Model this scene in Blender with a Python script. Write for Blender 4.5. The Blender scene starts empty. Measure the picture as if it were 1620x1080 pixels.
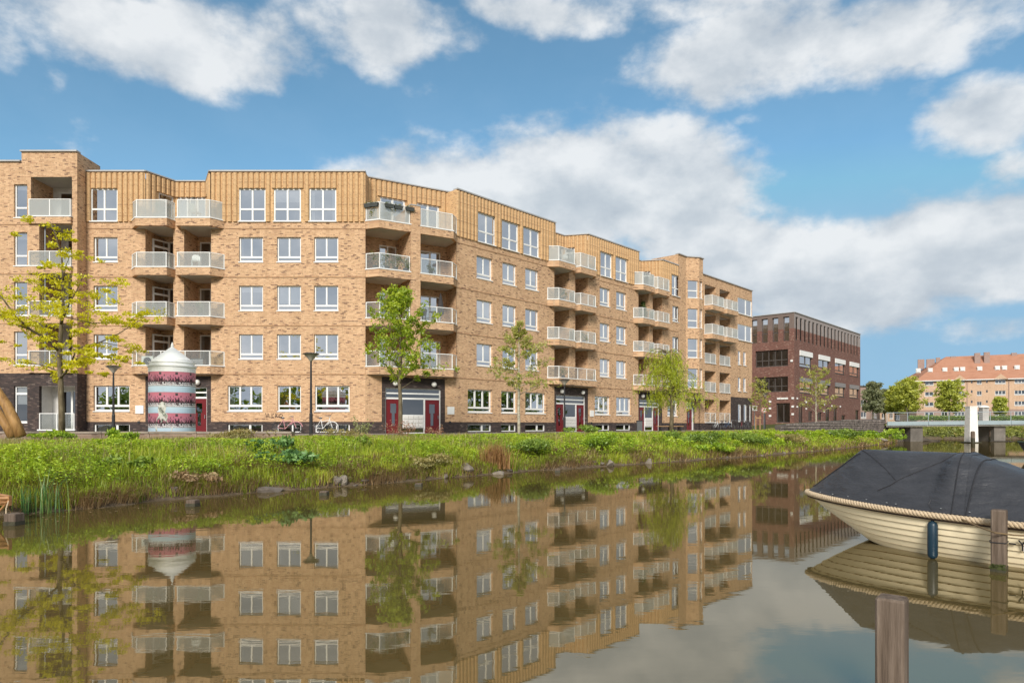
import bpy, math, random
import numpy as np
from mathutils import Vector, Matrix

# ------------------------------------------------------------------ camera, sky, sun, exposure
sc = bpy.context.scene
col = sc.collection
R = math.radians
FPX, CX, HZ, EYE = 1080.0, 810.0, 672.0, 1.6       # measured in the photograph: focal length, centre, horizon, eye height


def px(x, y, d):
    """point at depth d (metres) seen at photograph pixel x, y"""
    return Vector(((x - CX) * d / FPX, d, EYE + (HZ - y) * d / FPX))


cd = bpy.data.cameras.new('camera')
cam = bpy.data.objects.new('camera', cd)
col.objects.link(cam)
cam.location = (0, 0, EYE)
cam.rotation_euler = (R(90), 0, 0)
cd.sensor_width = 36.0
cd.lens = 24.0
cd.shift_y = 132.0 / 1620.0
cd.clip_start = 0.1
cd.clip_end = 4000
sc.camera = cam

SUN_AZ, SUN_EL = R(190), R(31)                      # clockwise from +Y (view direction): behind the camera
SUN_STRENGTH, SKY_STRENGTH, CLOUD_STRENGTH = 2.7, 0.112, 0.80
sc.view_settings.view_transform = 'Standard'
sc.view_settings.look = 'None'
sc.view_settings.exposure = 0.58
sc.view_settings.gamma = 1.0
sc.view_settings.use_curve_mapping = False
sc.cycles.use_denoising = True
sc.cycles.max_bounces = 8
sc.cycles.transparent_max_bounces = 16
sc.cycles.caustics_reflective = True
sc.cycles.caustics_refractive = False
sc.cycles.sample_clamp_indirect = 5.0

sd = bpy.data.lights.new('sun', 'SUN')
sun = bpy.data.objects.new('sun', sd)
col.objects.link(sun)
sd.energy = SUN_STRENGTH
sd.angle = R(17)
sd.color = (1.0, 0.955, 0.88)
sdir = Vector((math.sin(SUN_AZ) * math.cos(SUN_EL), math.cos(SUN_AZ) * math.cos(SUN_EL), math.sin(SUN_EL)))
sun.rotation_euler = (-sdir).to_track_quat('-Z', 'Y').to_euler()

wd = bpy.data.worlds.new('World')
sc.world = wd
wd.use_nodes = True
NT = wd.node_tree
NT.nodes.clear()


def wn(t, **kw):
    n = NT.nodes.new(t)
    for k, v in kw.items():
        setattr(n, k, v)
    return n


def wm(op, a, b=0.0, c=None, clamp=False):
    n = wn('ShaderNodeMath', operation=op, use_clamp=clamp)
    for i, v in enumerate((a, b, c)):
        if v is None:
            continue
        if isinstance(v, (int, float)):
            n.inputs[i].default_value = v
        else:
            NT.links.new(v, n.inputs[i])
    return n.outputs[0]


def wsmooth(v, a, b):
    n = wn('ShaderNodeMapRange', interpolation_type='SMOOTHSTEP')
    NT.links.new(v, n.inputs[0])
    n.inputs[1].default_value = a
    n.inputs[2].default_value = b
    return n.outputs[0]


tc = wn('ShaderNodeTexCoord')
sep = wn('ShaderNodeSeparateXYZ')
NT.links.new(tc.outputs['Generated'], sep.inputs[0])
X_, Y_, Z_ = sep.outputs
az = wm('ARCTAN2', X_, Y_)
el = wm('ARCSINE', Z_)
cmb = wn('ShaderNodeCombineXYZ')
NT.links.new(X_, cmb.inputs[0])
NT.links.new(Y_, cmb.inputs[1])
NT.links.new(wm('MULTIPLY', Z_, 1.55), cmb.inputs[2])


def wnoise(scale, detail, rough, off=(0, 0, 0), dist=0.0):
    mp = wn('ShaderNodeMapping')
    mp.inputs['Location'].default_value = off
    NT.links.new(cmb.outputs[0], mp.inputs[0])
    n = wn('ShaderNodeTexNoise')
    n.inputs['Scale'].default_value = scale
    n.inputs['Detail'].default_value = detail
    n.inputs['Roughness'].default_value = rough
    n.inputs['Distortion'].default_value = dist
    NT.links.new(mp.outputs[0], n.inputs['Vector'])
    return n.outputs['Fac']


n1 = wnoise(7.2, 10, 0.56, (3.1, 0.4, 1.7), 0.0)
n2 = wnoise(7.2, 6, 0.54, (3.1, 0.4, 1.7 + 0.06), 0.0)   # the same field a little higher up: gives lit tops, grey bases
n3 = wnoise(1.7, 4, 0.55, (7.7, 2.0, 0.3))
# banks of cloud by direction: (x, y, half width, half height, weight) read off the photograph
BLOBS = [(250, 40, 330, 95, 1.0), (610, 50, 150, 75, 1.05), (420, 115, 105, 50, .85), (90, 115, 60, 50, .35), (0, 60, 60, 60, .7),
         (705, 135, 95, 48, .62), (600, 190, 95, 38, .40), (455, 212, 80, 34, .42), (800, 12, 110, 40, .75),
         (1170, 85, 190, 78, 1.05), (1040, 15, 260, 48, .85), (1450, 40, 260, 75, 1.0), (950, 120, 60, 45, .40),
         (1560, 185, 115, 66, .95), (1610, 265, 90, 50, .7), (1455, 145, 60, 30, .38),
         (690, 295, 190, 75, 1.1), (930, 300, 190, 108, 1.25), (1080, 320, 130, 92, 1.15), (1020, 205, 55, 34, .40), (1180, 188, 70, 26, .34),
         (1200, 425, 160, 95, 1.15), (1470, 400, 190, 85, 1.3), (1340, 470, 190, 75, 1.2), (1590, 385, 140, 80, 1.25),
         (1530, 520, 120, 28, .85), (1210, 250, 40, 18, .25), (1190, 520, 160, 60, .8)]
ae = wn('ShaderNodeCombineXYZ')
NT.links.new(az, ae.inputs[0])
NT.links.new(el, ae.inputs[1])
bias = None
for (bx, by, rx, ry, w) in BLOBS:
    a0 = math.atan((bx - CX) / FPX)
    e0 = math.atan((HZ - by) / FPX * math.cos(a0))
    ra = rx / FPX * math.cos(a0) ** 2
    re = ry / FPX * math.cos(a0) * math.cos(e0) ** 2
    q = wn('ShaderNodeVectorMath', operation='MULTIPLY_ADD')
    NT.links.new(ae.outputs[0], q.inputs[0])
    q.inputs[1].default_value = (1 / ra, 1 / re, 0)
    q.inputs[2].default_value = (-a0 / ra, -e0 / re, 0)
    p = wn('ShaderNodeVectorMath', operation='DOT_PRODUCT')
    NT.links.new(q.outputs[0], p.inputs[0])
    NT.links.new(q.outputs[0], p.inputs[1])
    v = wm('MULTIPLY_ADD', p.outputs['Value'], -0.5, w - 0.57)
    bias = v if bias is None else wm('MAXIMUM', bias, v)
bias = wm('MAXIMUM', bias, -0.55)
# beyond the frame cloud cover is made denser, so panes mirror paler sky
front = wm('MULTIPLY', wsmooth(wm('ABSOLUTE', az), 0.98, 0.72), wsmooth(el, 0.72, 0.52))
elsewhere = wm('MULTIPLY_ADD', n3, 2.2, -0.20)
bias = wm('ADD', wm('MULTIPLY', bias, front), wm('MULTIPLY', elsewhere, wm('SUBTRACT', 1.0, front)))
dens = wm('ADD', bias, wm('MULTIPLY_ADD', n1, 2.3, -1.15))
mask = wm('MULTIPLY_ADD', wsmooth(dens, -0.16, 0.36), 0.92, 0.05)      # a thin veil between the clouds
lit = wm('MULTIPLY_ADD', wm('SUBTRACT', n1, n2), 2.6, 0.66)
lit = wm('SUBTRACT', lit, wm('MULTIPLY', wsmooth(dens, 0.35, 1.3), 0.34), clamp=True)
ramp = wn('ShaderNodeValToRGB')
cr = ramp.color_ramp
cr.elements[0].position = 0.0
cr.elements[0].color = (0.39, 0.44, 0.50, 1)
cr.elements[1].position = 1.0
cr.elements[1].color = (0.72, 0.74, 0.755, 1)
e = cr.elements.new(0.45)
e.color = (0.50, 0.545, 0.59, 1)
NT.links.new(lit, ramp.inputs[0])
sky = wn('ShaderNodeTexSky', sky_type='NISHITA')
sky.sun_disc = False
sky.sun_elevation = SUN_EL
sky.sun_rotation = SUN_AZ
sky.air_density = 0.75
sky.dust_density = 0.0
sky.ozone_density = 1.5
hsv = wn('ShaderNodeHueSaturation')
hsv.inputs['Saturation'].default_value = 1.1
hsv.inputs['Hue'].default_value = 0.478
NT.links.new(sky.outputs[0], hsv.inputs['Color'])
bg1 = wn('ShaderNodeBackground')
bg1.inputs[1].default_value = SKY_STRENGTH
cap = wn('ShaderNodeVectorMath', operation='MINIMUM')      # keeps the clear sky near the horizon from burning out
NT.links.new(hsv.outputs[0], cap.inputs[0])
cap.inputs[1].default_value = (1.7, 3.1, 4.4)
NT.links.new(cap.outputs[0], bg1.inputs[0])
bg2 = wn('ShaderNodeBackground')
bg2.inputs[1].default_value = CLOUD_STRENGTH
NT.links.new(ramp.outputs[0], bg2.inputs[0])
mx = wn('ShaderNodeMixShader')
NT.links.new(wm('MULTIPLY', mask, 0.97), mx.inputs[0])
NT.links.new(bg1.outputs[0], mx.inputs[1])
NT.links.new(bg2.outputs[0], mx.inputs[2])
wo = wn('ShaderNodeOutputWorld')
NT.links.new(mx.outputs[0], wo.inputs[0])
wd.cycles.sampling_method = 'MANUAL'
wd.cycles.sample_map_resolution = 1024

rnd = random.Random(7)
rng = np.random.default_rng(7)

# ------------------------------------------------------------------ helpers


class MB:
    """collects shapes, then links them as one mesh object"""

    def __init__(s):
        s.v, s.f = [], []

    def quad(s, a, b, c, d):
        n = len(s.v)
        s.v += [tuple(a), tuple(b), tuple(c), tuple(d)]
        s.f.append((n, n + 1, n + 2, n + 3))

    def poly(s, pts):
        n = len(s.v)
        s.v += [tuple(p) for p in pts]
        s.f.append(tuple(range(n, n + len(pts))))

    def box(s, x0, x1, y0, y1, z0, z1):
        n = len(s.v)
        s.v += [(x0, y0, z0), (x1, y0, z0), (x1, y1, z0), (x0, y1, z0), (x0, y0, z1), (x1, y0, z1), (x1, y1, z1), (x0, y1, z1)]
        s.f += [tuple(n + i for i in q) for q in ((0, 3, 2, 1), (4, 5, 6, 7), (0, 1, 5, 4), (1, 2, 6, 5), (2, 3, 7, 6), (3, 0, 4, 7))]

    def prism(s, pts, z0, z1):
        """pts counter-clockwise seen from above"""
        a = sum(pts[i][0] * pts[(i + 1) % len(pts)][1] - pts[(i + 1) % len(pts)][0] * pts[i][1] for i in range(len(pts)))
        if a < 0:
            pts = pts[::-1]
        n, m = len(s.v), len(pts)
        s.v += [(p[0], p[1], z0) for p in pts] + [(p[0], p[1], z1) for p in pts]
        s.f.append(tuple(n + i for i in range(m))[::-1])
        s.f.append(tuple(n + m + i for i in range(m)))
        for i in range(m):
            j = (i + 1) % m
            s.f.append((n + i, n + j, n + m + j, n + m + i))

    def tube(s, pts, rads, sides=8, caps=True):
        pts = [Vector(p) for p in pts]
        if isinstance(rads, (int, float)):
            rads = [rads] * len(pts)
        n0 = len(s.v)
        up = None
        for i, p in enumerate(pts):
            t = (pts[min(i + 1, len(pts) - 1)] - pts[max(i - 1, 0)])
            t = t.normalized() if t.length > 1e-9 else Vector((0, 0, 1))
            if up is None:
                up = Vector((1, 0, 0)) if abs(t.x) < .8 else Vector((0, 1, 0))
            a = (up - t * up.dot(t)).normalized()
            up = a
            b = t.cross(a)
            for k in range(sides):
                an = 2 * math.pi * k / sides
                q = p + (a * math.cos(an) + b * math.sin(an)) * rads[i]
                s.v.append(tuple(q))
        for i in range(len(pts) - 1):
            for k in range(sides):
                a0 = n0 + i * sides + k
                a1 = n0 + i * sides + (k + 1) % sides
                s.f.append((a0, a1, a1 + sides, a0 + sides))
        if caps:
            s.f.append(tuple(n0 + k for k in range(sides))[::-1])
            s.f.append(tuple(n0 + (len(pts) - 1) * sides + k for k in range(sides)))

    def lathe(s, prof, sides=24, cx=0, cy=0):
        """prof: (radius, z) from bottom to top"""
        n0 = len(s.v)
        for (r, z) in prof:
            for k in range(sides):
                an = 2 * math.pi * k / sides
                s.v.append((cx + r * math.cos(an), cy + r * math.sin(an), z))
        for i in range(len(prof) - 1):
            for k in range(sides):
                a0 = n0 + i * sides + k
                a1 = n0 + i * sides + (k + 1) % sides
                s.f.append((a0, a1, a1 + sides, a0 + sides))
        s.f.append(tuple(n0 + k for k in range(sides))[::-1])
        s.f.append(tuple(n0 + (len(prof) - 1) * sides + k for k in range(sides)))

    def plate(s, u0, u1, z0, z1, holes, vf, depth, rim=False, back=False):
        """upright plate in the u-z plane with rectangular holes: front face, reveals of the holes, optional rim"""
        us = sorted({u0, u1, *[min(max(h[0], u0), u1) for h in holes], *[min(max(h[1], u0), u1) for h in holes]})
        zs = sorted({z0, z1, *[min(max(h[2], z0), z1) for h in holes], *[min(max(h[3], z0), z1) for h in holes]})
        for i in range(len(us) - 1):
            for j in range(len(zs) - 1):
                cu, cz = (us[i] + us[i + 1]) / 2, (zs[j] + zs[j + 1]) / 2
                if us[i + 1] - us[i] < 1e-5 or zs[j + 1] - zs[j] < 1e-5:
                    continue
                if any(h[0] < cu < h[1] and h[2] < cz < h[3] for h in holes):
                    continue
                a, b, c, d = us[i], us[i + 1], zs[j], zs[j + 1]
                s.quad((a, vf, c), (b, vf, c), (b, vf, d), (a, vf, d))
                if back:
                    vb = vf + depth
                    s.quad((a, vb, c), (a, vb, d), (b, vb, d), (b, vb, c))
        vb = vf + depth
        for h in holes:
            a, b, c, d = max(h[0], u0), min(h[1], u1), max(h[2], z0), min(h[3], z1)
            if h[0] > u0:
                s.quad((a, vf, c), (a, vf, d), (a, vb, d), (a, vb, c))
            if h[1] < u1:
                s.quad((b, vf, c), (b, vb, c), (b, vb, d), (b, vf, d))
            if h[2] > z0:
                s.quad((a, vf, c), (a, vb, c), (b, vb, c), (b, vf, c))
            if h[3] < z1:
                s.quad((a, vf, d), (b, vf, d), (b, vb, d), (a, vb, d))
        if rim:
            s.quad((u0, vf, z0), (u0, vf, z1), (u0, vb, z1), (u0, vb, z0))
            s.quad((u1, vf, z0), (u1, vb, z0), (u1, vb, z1), (u1, vf, z1))
            s.quad((u0, vf, z0), (u0, vb, z0), (u1, vb, z0), (u1, vf, z0))
            s.quad((u0, vf, z1), (u1, vf, z1), (u1, vb, z1), (u0, vb, z1))

    def mesh(s, name, mat, smooth=False):
        me = bpy.data.meshes.new(name)
        me.from_pydata(s.v, [], s.f)
        me.materials.append(mat)
        if smooth:
            me.polygons.foreach_set('use_smooth', [True] * len(me.polygons))
        me.update()
        return me

    def build(s, name, mat, parent=None, loc=(0, 0, 0), rz=0.0, smooth=False):
        return put(name, s.mesh(name, mat, smooth), parent, loc, rz)


def put(name, me, parent=None, loc=(0, 0, 0), rz=0.0):
    """link a mesh; loc is in the parent's frame"""
    o = bpy.data.objects.new(name, me)
    col.objects.link(o)
    o.parent = parent
    o.location = loc
    o.rotation_euler = (0, 0, rz)
    return o


def tag(o, label=None, cat=None, group=None, kind=None):
    if label:
        o['label'] = label
    if cat:
        o['category'] = cat
    if group:
        o['group'] = group
    if kind:
        o['kind'] = kind
    return o


def thing(name, label, cat, loc=(0, 0, 0), rz=0.0, group=None):
    o = bpy.data.objects.new(name, None)
    col.objects.link(o)
    o.location = loc
    o.rotation_euler = (0, 0, rz)
    o.empty_display_size = .3
    return tag(o, label, cat, group)


def copy_tree(o, parent=None):
    c = o.copy()
    col.objects.link(c)
    c.parent = parent
    for ch in list(o.children):
        copy_tree(ch, c)
    return c


_box = {}


def boxo(name, size, mat, parent, loc, rz=0.0):
    """a box part, sharing mesh data with its likes; origin at the middle of its bottom"""
    k = (tuple(round(q, 3) for q in size), mat.name)
    if k not in _box:
        m = MB()
        x, y, z = size
        m.box(-x / 2, x / 2, -y / 2, y / 2, 0, z)
        _box[k] = m.mesh('box', mat)
    return put(name, _box[k], parent, loc, rz)


def np_mesh(name, V, F, mat, tint=None, parent=None, loc=(0, 0, 0), smooth=False):
    """big mesh from arrays; F is n x 3 or n x 4; tint: one value per vertex"""
    V = np.asarray(V, np.float32)
    F = np.asarray(F, np.int32)
    me = bpy.data.meshes.new(name)
    k = F.shape[1]
    me.vertices.add(len(V))
    me.vertices.foreach_set('co', V.ravel())
    me.loops.add(F.size)
    me.loops.foreach_set('vertex_index', F.ravel())
    me.polygons.add(len(F))
    me.polygons.foreach_set('loop_start', np.arange(0, F.size, k, dtype=np.int32))
    me.polygons.foreach_set('loop_total', np.full(len(F), k, np.int32))
    if smooth:
        me.polygons.foreach_set('use_smooth', np.ones(len(F), bool))
    if tint is not None:
        at = me.attributes.new('tint', 'FLOAT', 'POINT')
        at.data.foreach_set('value', np.asarray(tint, np.float32))
    me.materials.append(mat)
    me.update(calc_edges=True)
    me.validate()
    return put(name, me, parent, loc)


# ------------------------------------------------------------------ materials
class NB:
    """small node-tree helper"""

    def __init__(s, name):
        s.m = bpy.data.materials.new(name)
        s.m.use_nodes = True
        s.nt = s.m.node_tree
        s.nt.nodes.clear()
        s.out = s.n('ShaderNodeOutputMaterial')

    def n(s, t, **kw):
        q = s.nt.nodes.new(t)
        for k, v in kw.items():
            setattr(q, k, v)
        return q

    def link(s, a, b):
        s.nt.links.new(a, b)

    def set(s, sock, v):
        if hasattr(v, 'is_linked') or isinstance(v, bpy.types.NodeSocket):
            s.link(v, sock)
        else:
            if isinstance(v, tuple) and len(v) == 3 and sock.type == 'RGBA':
                v = (*v, 1)
            sock.default_value = v

    def math(s, op, a, b=0.0, clamp=False):
        q = s.n('ShaderNodeMath', operation=op, use_clamp=clamp)
        s.set(q.inputs[0], a)
        s.set(q.inputs[1], b)
        return q.outputs[0]

    def coord(s, which='Object'):
        return s.n('ShaderNodeTexCoord').outputs[which]

    def mapping(s, vec, scale=(1, 1, 1), loc=(0, 0, 0)):
        q = s.n('ShaderNodeMapping')
        s.link(vec, q.inputs[0])
        q.inputs['Scale'].default_value = scale
        q.inputs['Location'].default_value = loc
        return q.outputs[0]

    def noise(s, vec, scale, detail=4, rough=.55):
        q = s.n('ShaderNodeTexNoise')
        if vec is not None:
            s.link(vec, q.inputs['Vector'])
        q.inputs['Scale'].default_value = scale
        q.inputs['Detail'].default_value = detail
        q.inputs['Roughness'].default_value = rough
        return q.outputs['Fac']

    def ramp(s, fac, stops, interp='LINEAR'):
        q = s.n('ShaderNodeValToRGB')
        c = q.color_ramp
        c.interpolation = interp
        while len(c.elements) < len(stops):
            c.elements.new(0.5)
        for e_, (p, v) in zip(c.elements, stops):
            e_.position = p
            e_.color = (*v, 1) if len(v) == 3 else v
        s.link(fac, q.inputs[0])
        return q.outputs[0]

    def mix(s, fac, a, b, blend='MIX'):
        q = s.n('ShaderNodeMix', data_type='RGBA', blend_type=blend)
        s.set(q.inputs[0], fac)
        s.set(q.inputs[6], a)
        s.set(q.inputs[7], b)
        return q.outputs[2]

    def bump(s, h, strength=.3, dist=.02):
        q = s.n('ShaderNodeBump')
        q.inputs['Strength'].default_value = strength
        q.inputs['Distance'].default_value = dist
        s.link(h, q.inputs['Height'])
        return q.outputs[0]

    def pbr(s, color, rough=.6, normal=None, metallic=0.0, spec=.5, alpha=None, trans=None):
        q = s.n('ShaderNodeBsdfPrincipled')
        s.set(q.inputs['Base Color'], color)
        s.set(q.inputs['Roughness'], rough)
        q.inputs['Metallic'].default_value = metallic
        q.inputs['Specular IOR Level'].default_value = spec
        if normal is not None:
            s.link(normal, q.inputs['Normal'])
        s.link(q.outputs[0], s.out.inputs[0])
        return q


def M(name, colr, rough=.6, var=.12, scale=3.0, bump=0.0, bscale=40, metallic=0.0, spec=.4, coord='Object', stretch=(1, 1, 1)):
    """plain surface with a little uneven wear"""
    b = NB(name)
    v = b.mapping(b.coord(coord), stretch)
    n = b.noise(v, scale, 6, .6)
    dark = tuple(c * (1 - var) for c in colr)
    light = tuple(min(1, c * (1 + var)) for c in colr)
    c = b.ramp(n, [(.3, dark), (.7, light)])
    nm = b.bump(b.noise(v, bscale, 3), bump) if bump else None
    b.pbr(c, rough, nm, metallic, spec)
    return b.m


def brick(name, stops, mortar, w=.22, h=.077, ms=.008, dark=None, dark_amt=.58, tone=(.93, 1.06)):
    """brickwork in the wall's own frame: x + y along the wall, z up"""
    b = NB(name)
    sp = b.n('ShaderNodeSeparateXYZ')
    b.link(b.coord(), sp.inputs[0])
    cb = b.n('ShaderNodeCombineXYZ')
    b.link(b.math('ADD', sp.outputs[0], sp.outputs[1]), cb.inputs[0])
    b.link(sp.outputs[2], cb.inputs[1])
    t = b.n('ShaderNodeTexBrick')
    b.link(cb.outputs[0], t.inputs['Vector'])
    t.inputs['Color1'].default_value = (0, 0, 0, 1)
    t.inputs['Color2'].default_value = (1, 1, 1, 1)
    t.inputs['Mortar'].default_value = (.5, .5, .5, 1)
    t.inputs['Scale'].default_value = 1.0
    t.inputs['Mortar Size'].default_value = ms
    t.inputs['Mortar Smooth'].default_value = .2
    t.inputs['Brick Width'].default_value = w
    t.inputs['Row Height'].default_value = h
    c = b.ramp(t.outputs['Color'], stops, 'CONSTANT')
    if dark:
        v2 = b.mapping(cb.outputs[0], (6.0, 15.0, 1))
        n = b.noise(v2, 1.0, 2, .6)
        c = b.mix(b.ramp(n, [(dark_amt, (0, 0, 0)), (dark_amt + .035, (1, 1, 1))]), c, dark)
    c = b.mix(t.outputs['Fac'], c, mortar)
    big = b.noise(cb.outputs[0], .45, 5, .6)
    c = b.mix(1.0, c, b.ramp(big, [(.3, (tone[0],) * 3), (.7, (tone[1],) * 3)]), 'MULTIPLY')
    streak = b.noise(b.mapping(cb.outputs[0], (2.6, .16, 1)), 1.0, 5, .65)
    c = b.mix(1.0, c, b.ramp(streak, [(.34, (.87, .86, .85)), (.50, (1, 1, 1))]), 'MULTIPLY')
    nm = b.bump(b.math('SUBTRACT', 1.0, t.outputs['Fac']), .35, .008)
    b.pbr(c, .85, nm, 0, .25)
    return b.m


BUFF = brick('buff_brick', [(0, (.545, .328, .182)), (.22, (.625, .392, .224)), (.45, (.68, .432, .25)), (.68, (.59, .358, .205)), (.86, (.475, .27, .155)), (.94, (.23, .125, .078))],
             (.52, .375, .24), dark=(.20, .11, .068), dark_amt=.605)
RIBB = brick('yellow_rib_brick', [(0, (.60, .375, .185)), (.3, (.67, .43, .22)), (.6, (.63, .40, .20)), (.9, (.44, .26, .135))], (.54, .37, .21), dark=(.27, .16, .09), dark_amt=.60)
DARKB = brick('dark_plinth_brick', [(0, (.055, .042, .040)), (.3, (.085, .060, .054)), (.6, (.068, .05, .046)), (.85, (.12, .085, .072)), (.95, (.17, .13, .11))], (.045, .038, .035))
REDB = brick('red_brown_brick', [(0, (.175, .078, .060)), (.3, (.225, .102, .077)), (.6, (.19, .087, .067)), (.85, (.27, .15, .115)), (.95, (.36, .23, .175))], (.15, .10, .082), dark=(.10, .052, .044), dark_amt=.6)
FARB = brick('pale_orange_brick', [(0, (.60, .40, .27)), (.5, (.65, .44, .30)), (.85, (.55, .36, .24))], (.50, .36, .25))
FARPINK = brick('pink_grey_brick', [(0, (.36, .24, .20)), (.5, (.40, .28, .23)), (.85, (.32, .21, .18))], (.34, .26, .23))
QUAYB = brick('quay_brick', [(0, (.30, .20, .15)), (.4, (.36, .26, .20)), (.8, (.25, .17, .13))], (.30, .24, .19), h=.09)
WHITE = M('white_paint', (.80, .79, .76), .45, .05, 2)
COPING = M('grey_coping', (.40, .39, .38), .5, .1, 1)
SOFFIT = M('soffit_concrete', (.52, .50, .47), .8, .1, 1.5)
FLOORC = M('balcony_floor', (.40, .38, .35), .8, .12, 2)
ROOFM = M('roof_felt', (.12, .12, .12), .9, .15, 1)
PARTN = M('inner_wall', (.30, .28, .26), .9, .05, 1)
REDP = M('red_door_paint', (.15, .007, .011), .32, .12, 2, spec=.5)
BLACKM = M('dark_metal', (.030, .029, .032), .45, .15, 6)
GREYM = M('grey_metal', (.30, .31, .32), .4, .1, 6, metallic=.6)
CONC = M('concrete', (.42, .40, .37), .85, .18, 1.2, .25, 25)
PALEC = M('pale_concrete', (.72, .69, .65), .75, .12, 2.5, .1, 20)
CURT_W = M('white_curtain', (.72, .72, .70), .9, .06, 4)
CURT_R = M('red_curtain', (.36, .07, .065), .9, .2, 4)
CURT_G = M('grey_curtain', (.38, .37, .35), .9, .12, 4)
BLIND_T = M('tan_blind', (.42, .28, .14), .85, .12, 6)


def glass(name, tint, refl, rough=.0):
    b = NB(name)
    t = b.n('ShaderNodeBsdfTransparent')
    t.inputs[0].default_value = (*tint, 1)
    g = b.n('ShaderNodeBsdfGlossy')
    g.inputs[0].default_value = (.96, .97, 1.0, 1)
    g.inputs['Roughness'].default_value = rough
    v = b.coord('Object')
    nm = b.bump(b.noise(b.mapping(v, (1, 1, 1)), 1.3, 2), .06, .02)
    b.link(nm, g.inputs['Normal'])
    m = b.n('ShaderNodeMixShader')
    m.inputs[0].default_value = refl
    b.link(t.outputs[0], m.inputs[1])
    b.link(g.outputs[0], m.inputs[2])
    b.link(m.outputs[0], b.out.inputs[0])
    return b.m


def frosted(name, amount):
    b = NB(name)
    t = b.n('ShaderNodeBsdfTransparent')
    t.inputs[0].default_value = (.93, .95, .94, 1)
    d = b.n('ShaderNodeBsdfDiffuse')
    d.inputs[0].default_value = (.74, .76, .74, 1)
    l = b.n('ShaderNodeBsdfTranslucent')
    l.inputs[0].default_value = (.74, .76, .74, 1)
    m0 = b.n('ShaderNodeMixShader')
    m0.inputs[0].default_value = .3
    b.link(d.outputs[0], m0.inputs[1])
    b.link(l.outputs[0], m0.inputs[2])
    m = b.n('ShaderNodeMixShader')
    m.inputs[0].default_value = amount
    b.link(t.outputs[0], m.inputs[1])
    b.link(m0.outputs[0], m.inputs[2])
    g = b.n('ShaderNodeBsdfGlossy')
    g.inputs['Roughness'].default_value = .05
    m2 = b.n('ShaderNodeMixShader')
    m2.inputs[0].default_value = .06
    b.link(m.outputs[0], m2.inputs[1])
    b.link(g.outputs[0], m2.inputs[2])
    b.link(m2.outputs[0], b.out.inputs[0])
    return b.m


PANE = glass('window_glass', (.62, .64, .66), .66)
PANED = glass('dim_window_glass', (.55, .57, .58), .22)
FROST = frosted('frosted_glass', .42)
FROSTL = frosted('lightly_frosted_glass', .27)
CLEARG = frosted('clear_rail_glass', .09)


def leafmat(name, stops, trans=.45):
    b = NB(name)
    a = b.n('ShaderNodeAttribute', attribute_name='tint')
    c = b.ramp(a.outputs['Fac'], stops)
    d = b.n('ShaderNodeBsdfDiffuse')
    b.link(c, d.inputs[0])
    t = b.n('ShaderNodeBsdfTranslucent')
    b.link(b.mix(1.0, c, (1.0, .95, .55), 'MULTIPLY'), t.inputs[0])
    m = b.n('ShaderNodeMixShader')
    m.inputs[0].default_value = trans
    b.link(d.outputs[0], m.inputs[1])
    b.link(t.outputs[0], m.inputs[2])
    g = b.n('ShaderNodeBsdfGlossy')
    g.inputs['Roughness'].default_value = .45
    m2 = b.n('ShaderNodeMixShader')
    m2.inputs[0].default_value = .035
    b.link(m.outputs[0], m2.inputs[1])
    b.link(g.outputs[0], m2.inputs[2])
    b.link(m2.outputs[0], b.out.inputs[0])
    return b.m

# ------------------------------------------------------------------ ground, water, street
WL = np.array([(-600, 9.0), (-60, 9.0), (-25, 9.3), (-14, 10.0), (-10.5, 11.2), (-9.06, 12.1), (-8.35, 12.7), (-7.4, 14.3), (-6.07, 16.0), (-4.17, 18.0), (-2.7, 19.6),
               (-1.0, 21.6), (1.36, 24.3), (4.75, 27.4), (8.1, 30.6), (12.5, 35.0), (18.7, 41.6), (26.3, 51.0), (31.5, 57.6), (36.0, 64.0), (39.0, 70.0), (42.5, 75.0),
               (48, 77.5), (70, 79), (200, 84), (900, 100)], float)


def shore_dist(x, y):
    """signed distance to the far shoreline, positive on land"""
    x = np.asarray(x, float)
    y = np.asarray(y, float)
    best = np.full(x.shape, 1e9)
    for (ax, ay), (bx, by) in zip(WL[:-1], WL[1:]):
        dx, dy = bx - ax, by - ay
        t = np.clip(((x - ax) * dx + (y - ay) * dy) / (dx * dx + dy * dy), 0, 1)
        best = np.minimum(best, np.hypot(x - ax - t * dx, y - ay - t * dy))
    return np.where(y > np.interp(x, WL[:, 0], WL[:, 1]), best, -best)


def sstep(a, b, v):
    t = np.clip((v - a) / (b - a), 0, 1)
    return t * t * (3 - 2 * t)


def wob(x, y, f=1.0):
    return (np.sin(x * 1.31 * f + 1.7 * np.sin(y * .83 * f)) * np.sin(y * 1.13 * f + 1.3 * np.sin(x * .71 * f + 2.0)) +
            .5 * np.sin(x * 2.9 * f + y * 2.1 * f) * np.sin(y * 3.3 * f - x * 1.7 * f)) / 1.5


def ground_z(x, y):
    x = np.asarray(x, float)
    y = np.asarray(y, float)
    s = shore_dist(x, y)
    s2 = s + .30 * wob(x, y, 1.3) * sstep(-2, .5, s)
    z = np.interp(s2, [-6, -1.5, 0, .18, .5, 1.5, 3.0, 5.0, 8.0, 400], [-1.2, -.5, -.03, .14, .24, .46, .72, .93, .98, .98])
    z = z + .05 * wob(x, y, .9) * sstep(.5, 2, s) * sstep(9, 5, s)
    z = z + .95 * sstep(24, 40, x) * sstep(4, 10, s)
    near = np.clip((1.4 - y) * .35, -1.2, .30)
    return np.maximum(z, near)


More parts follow.
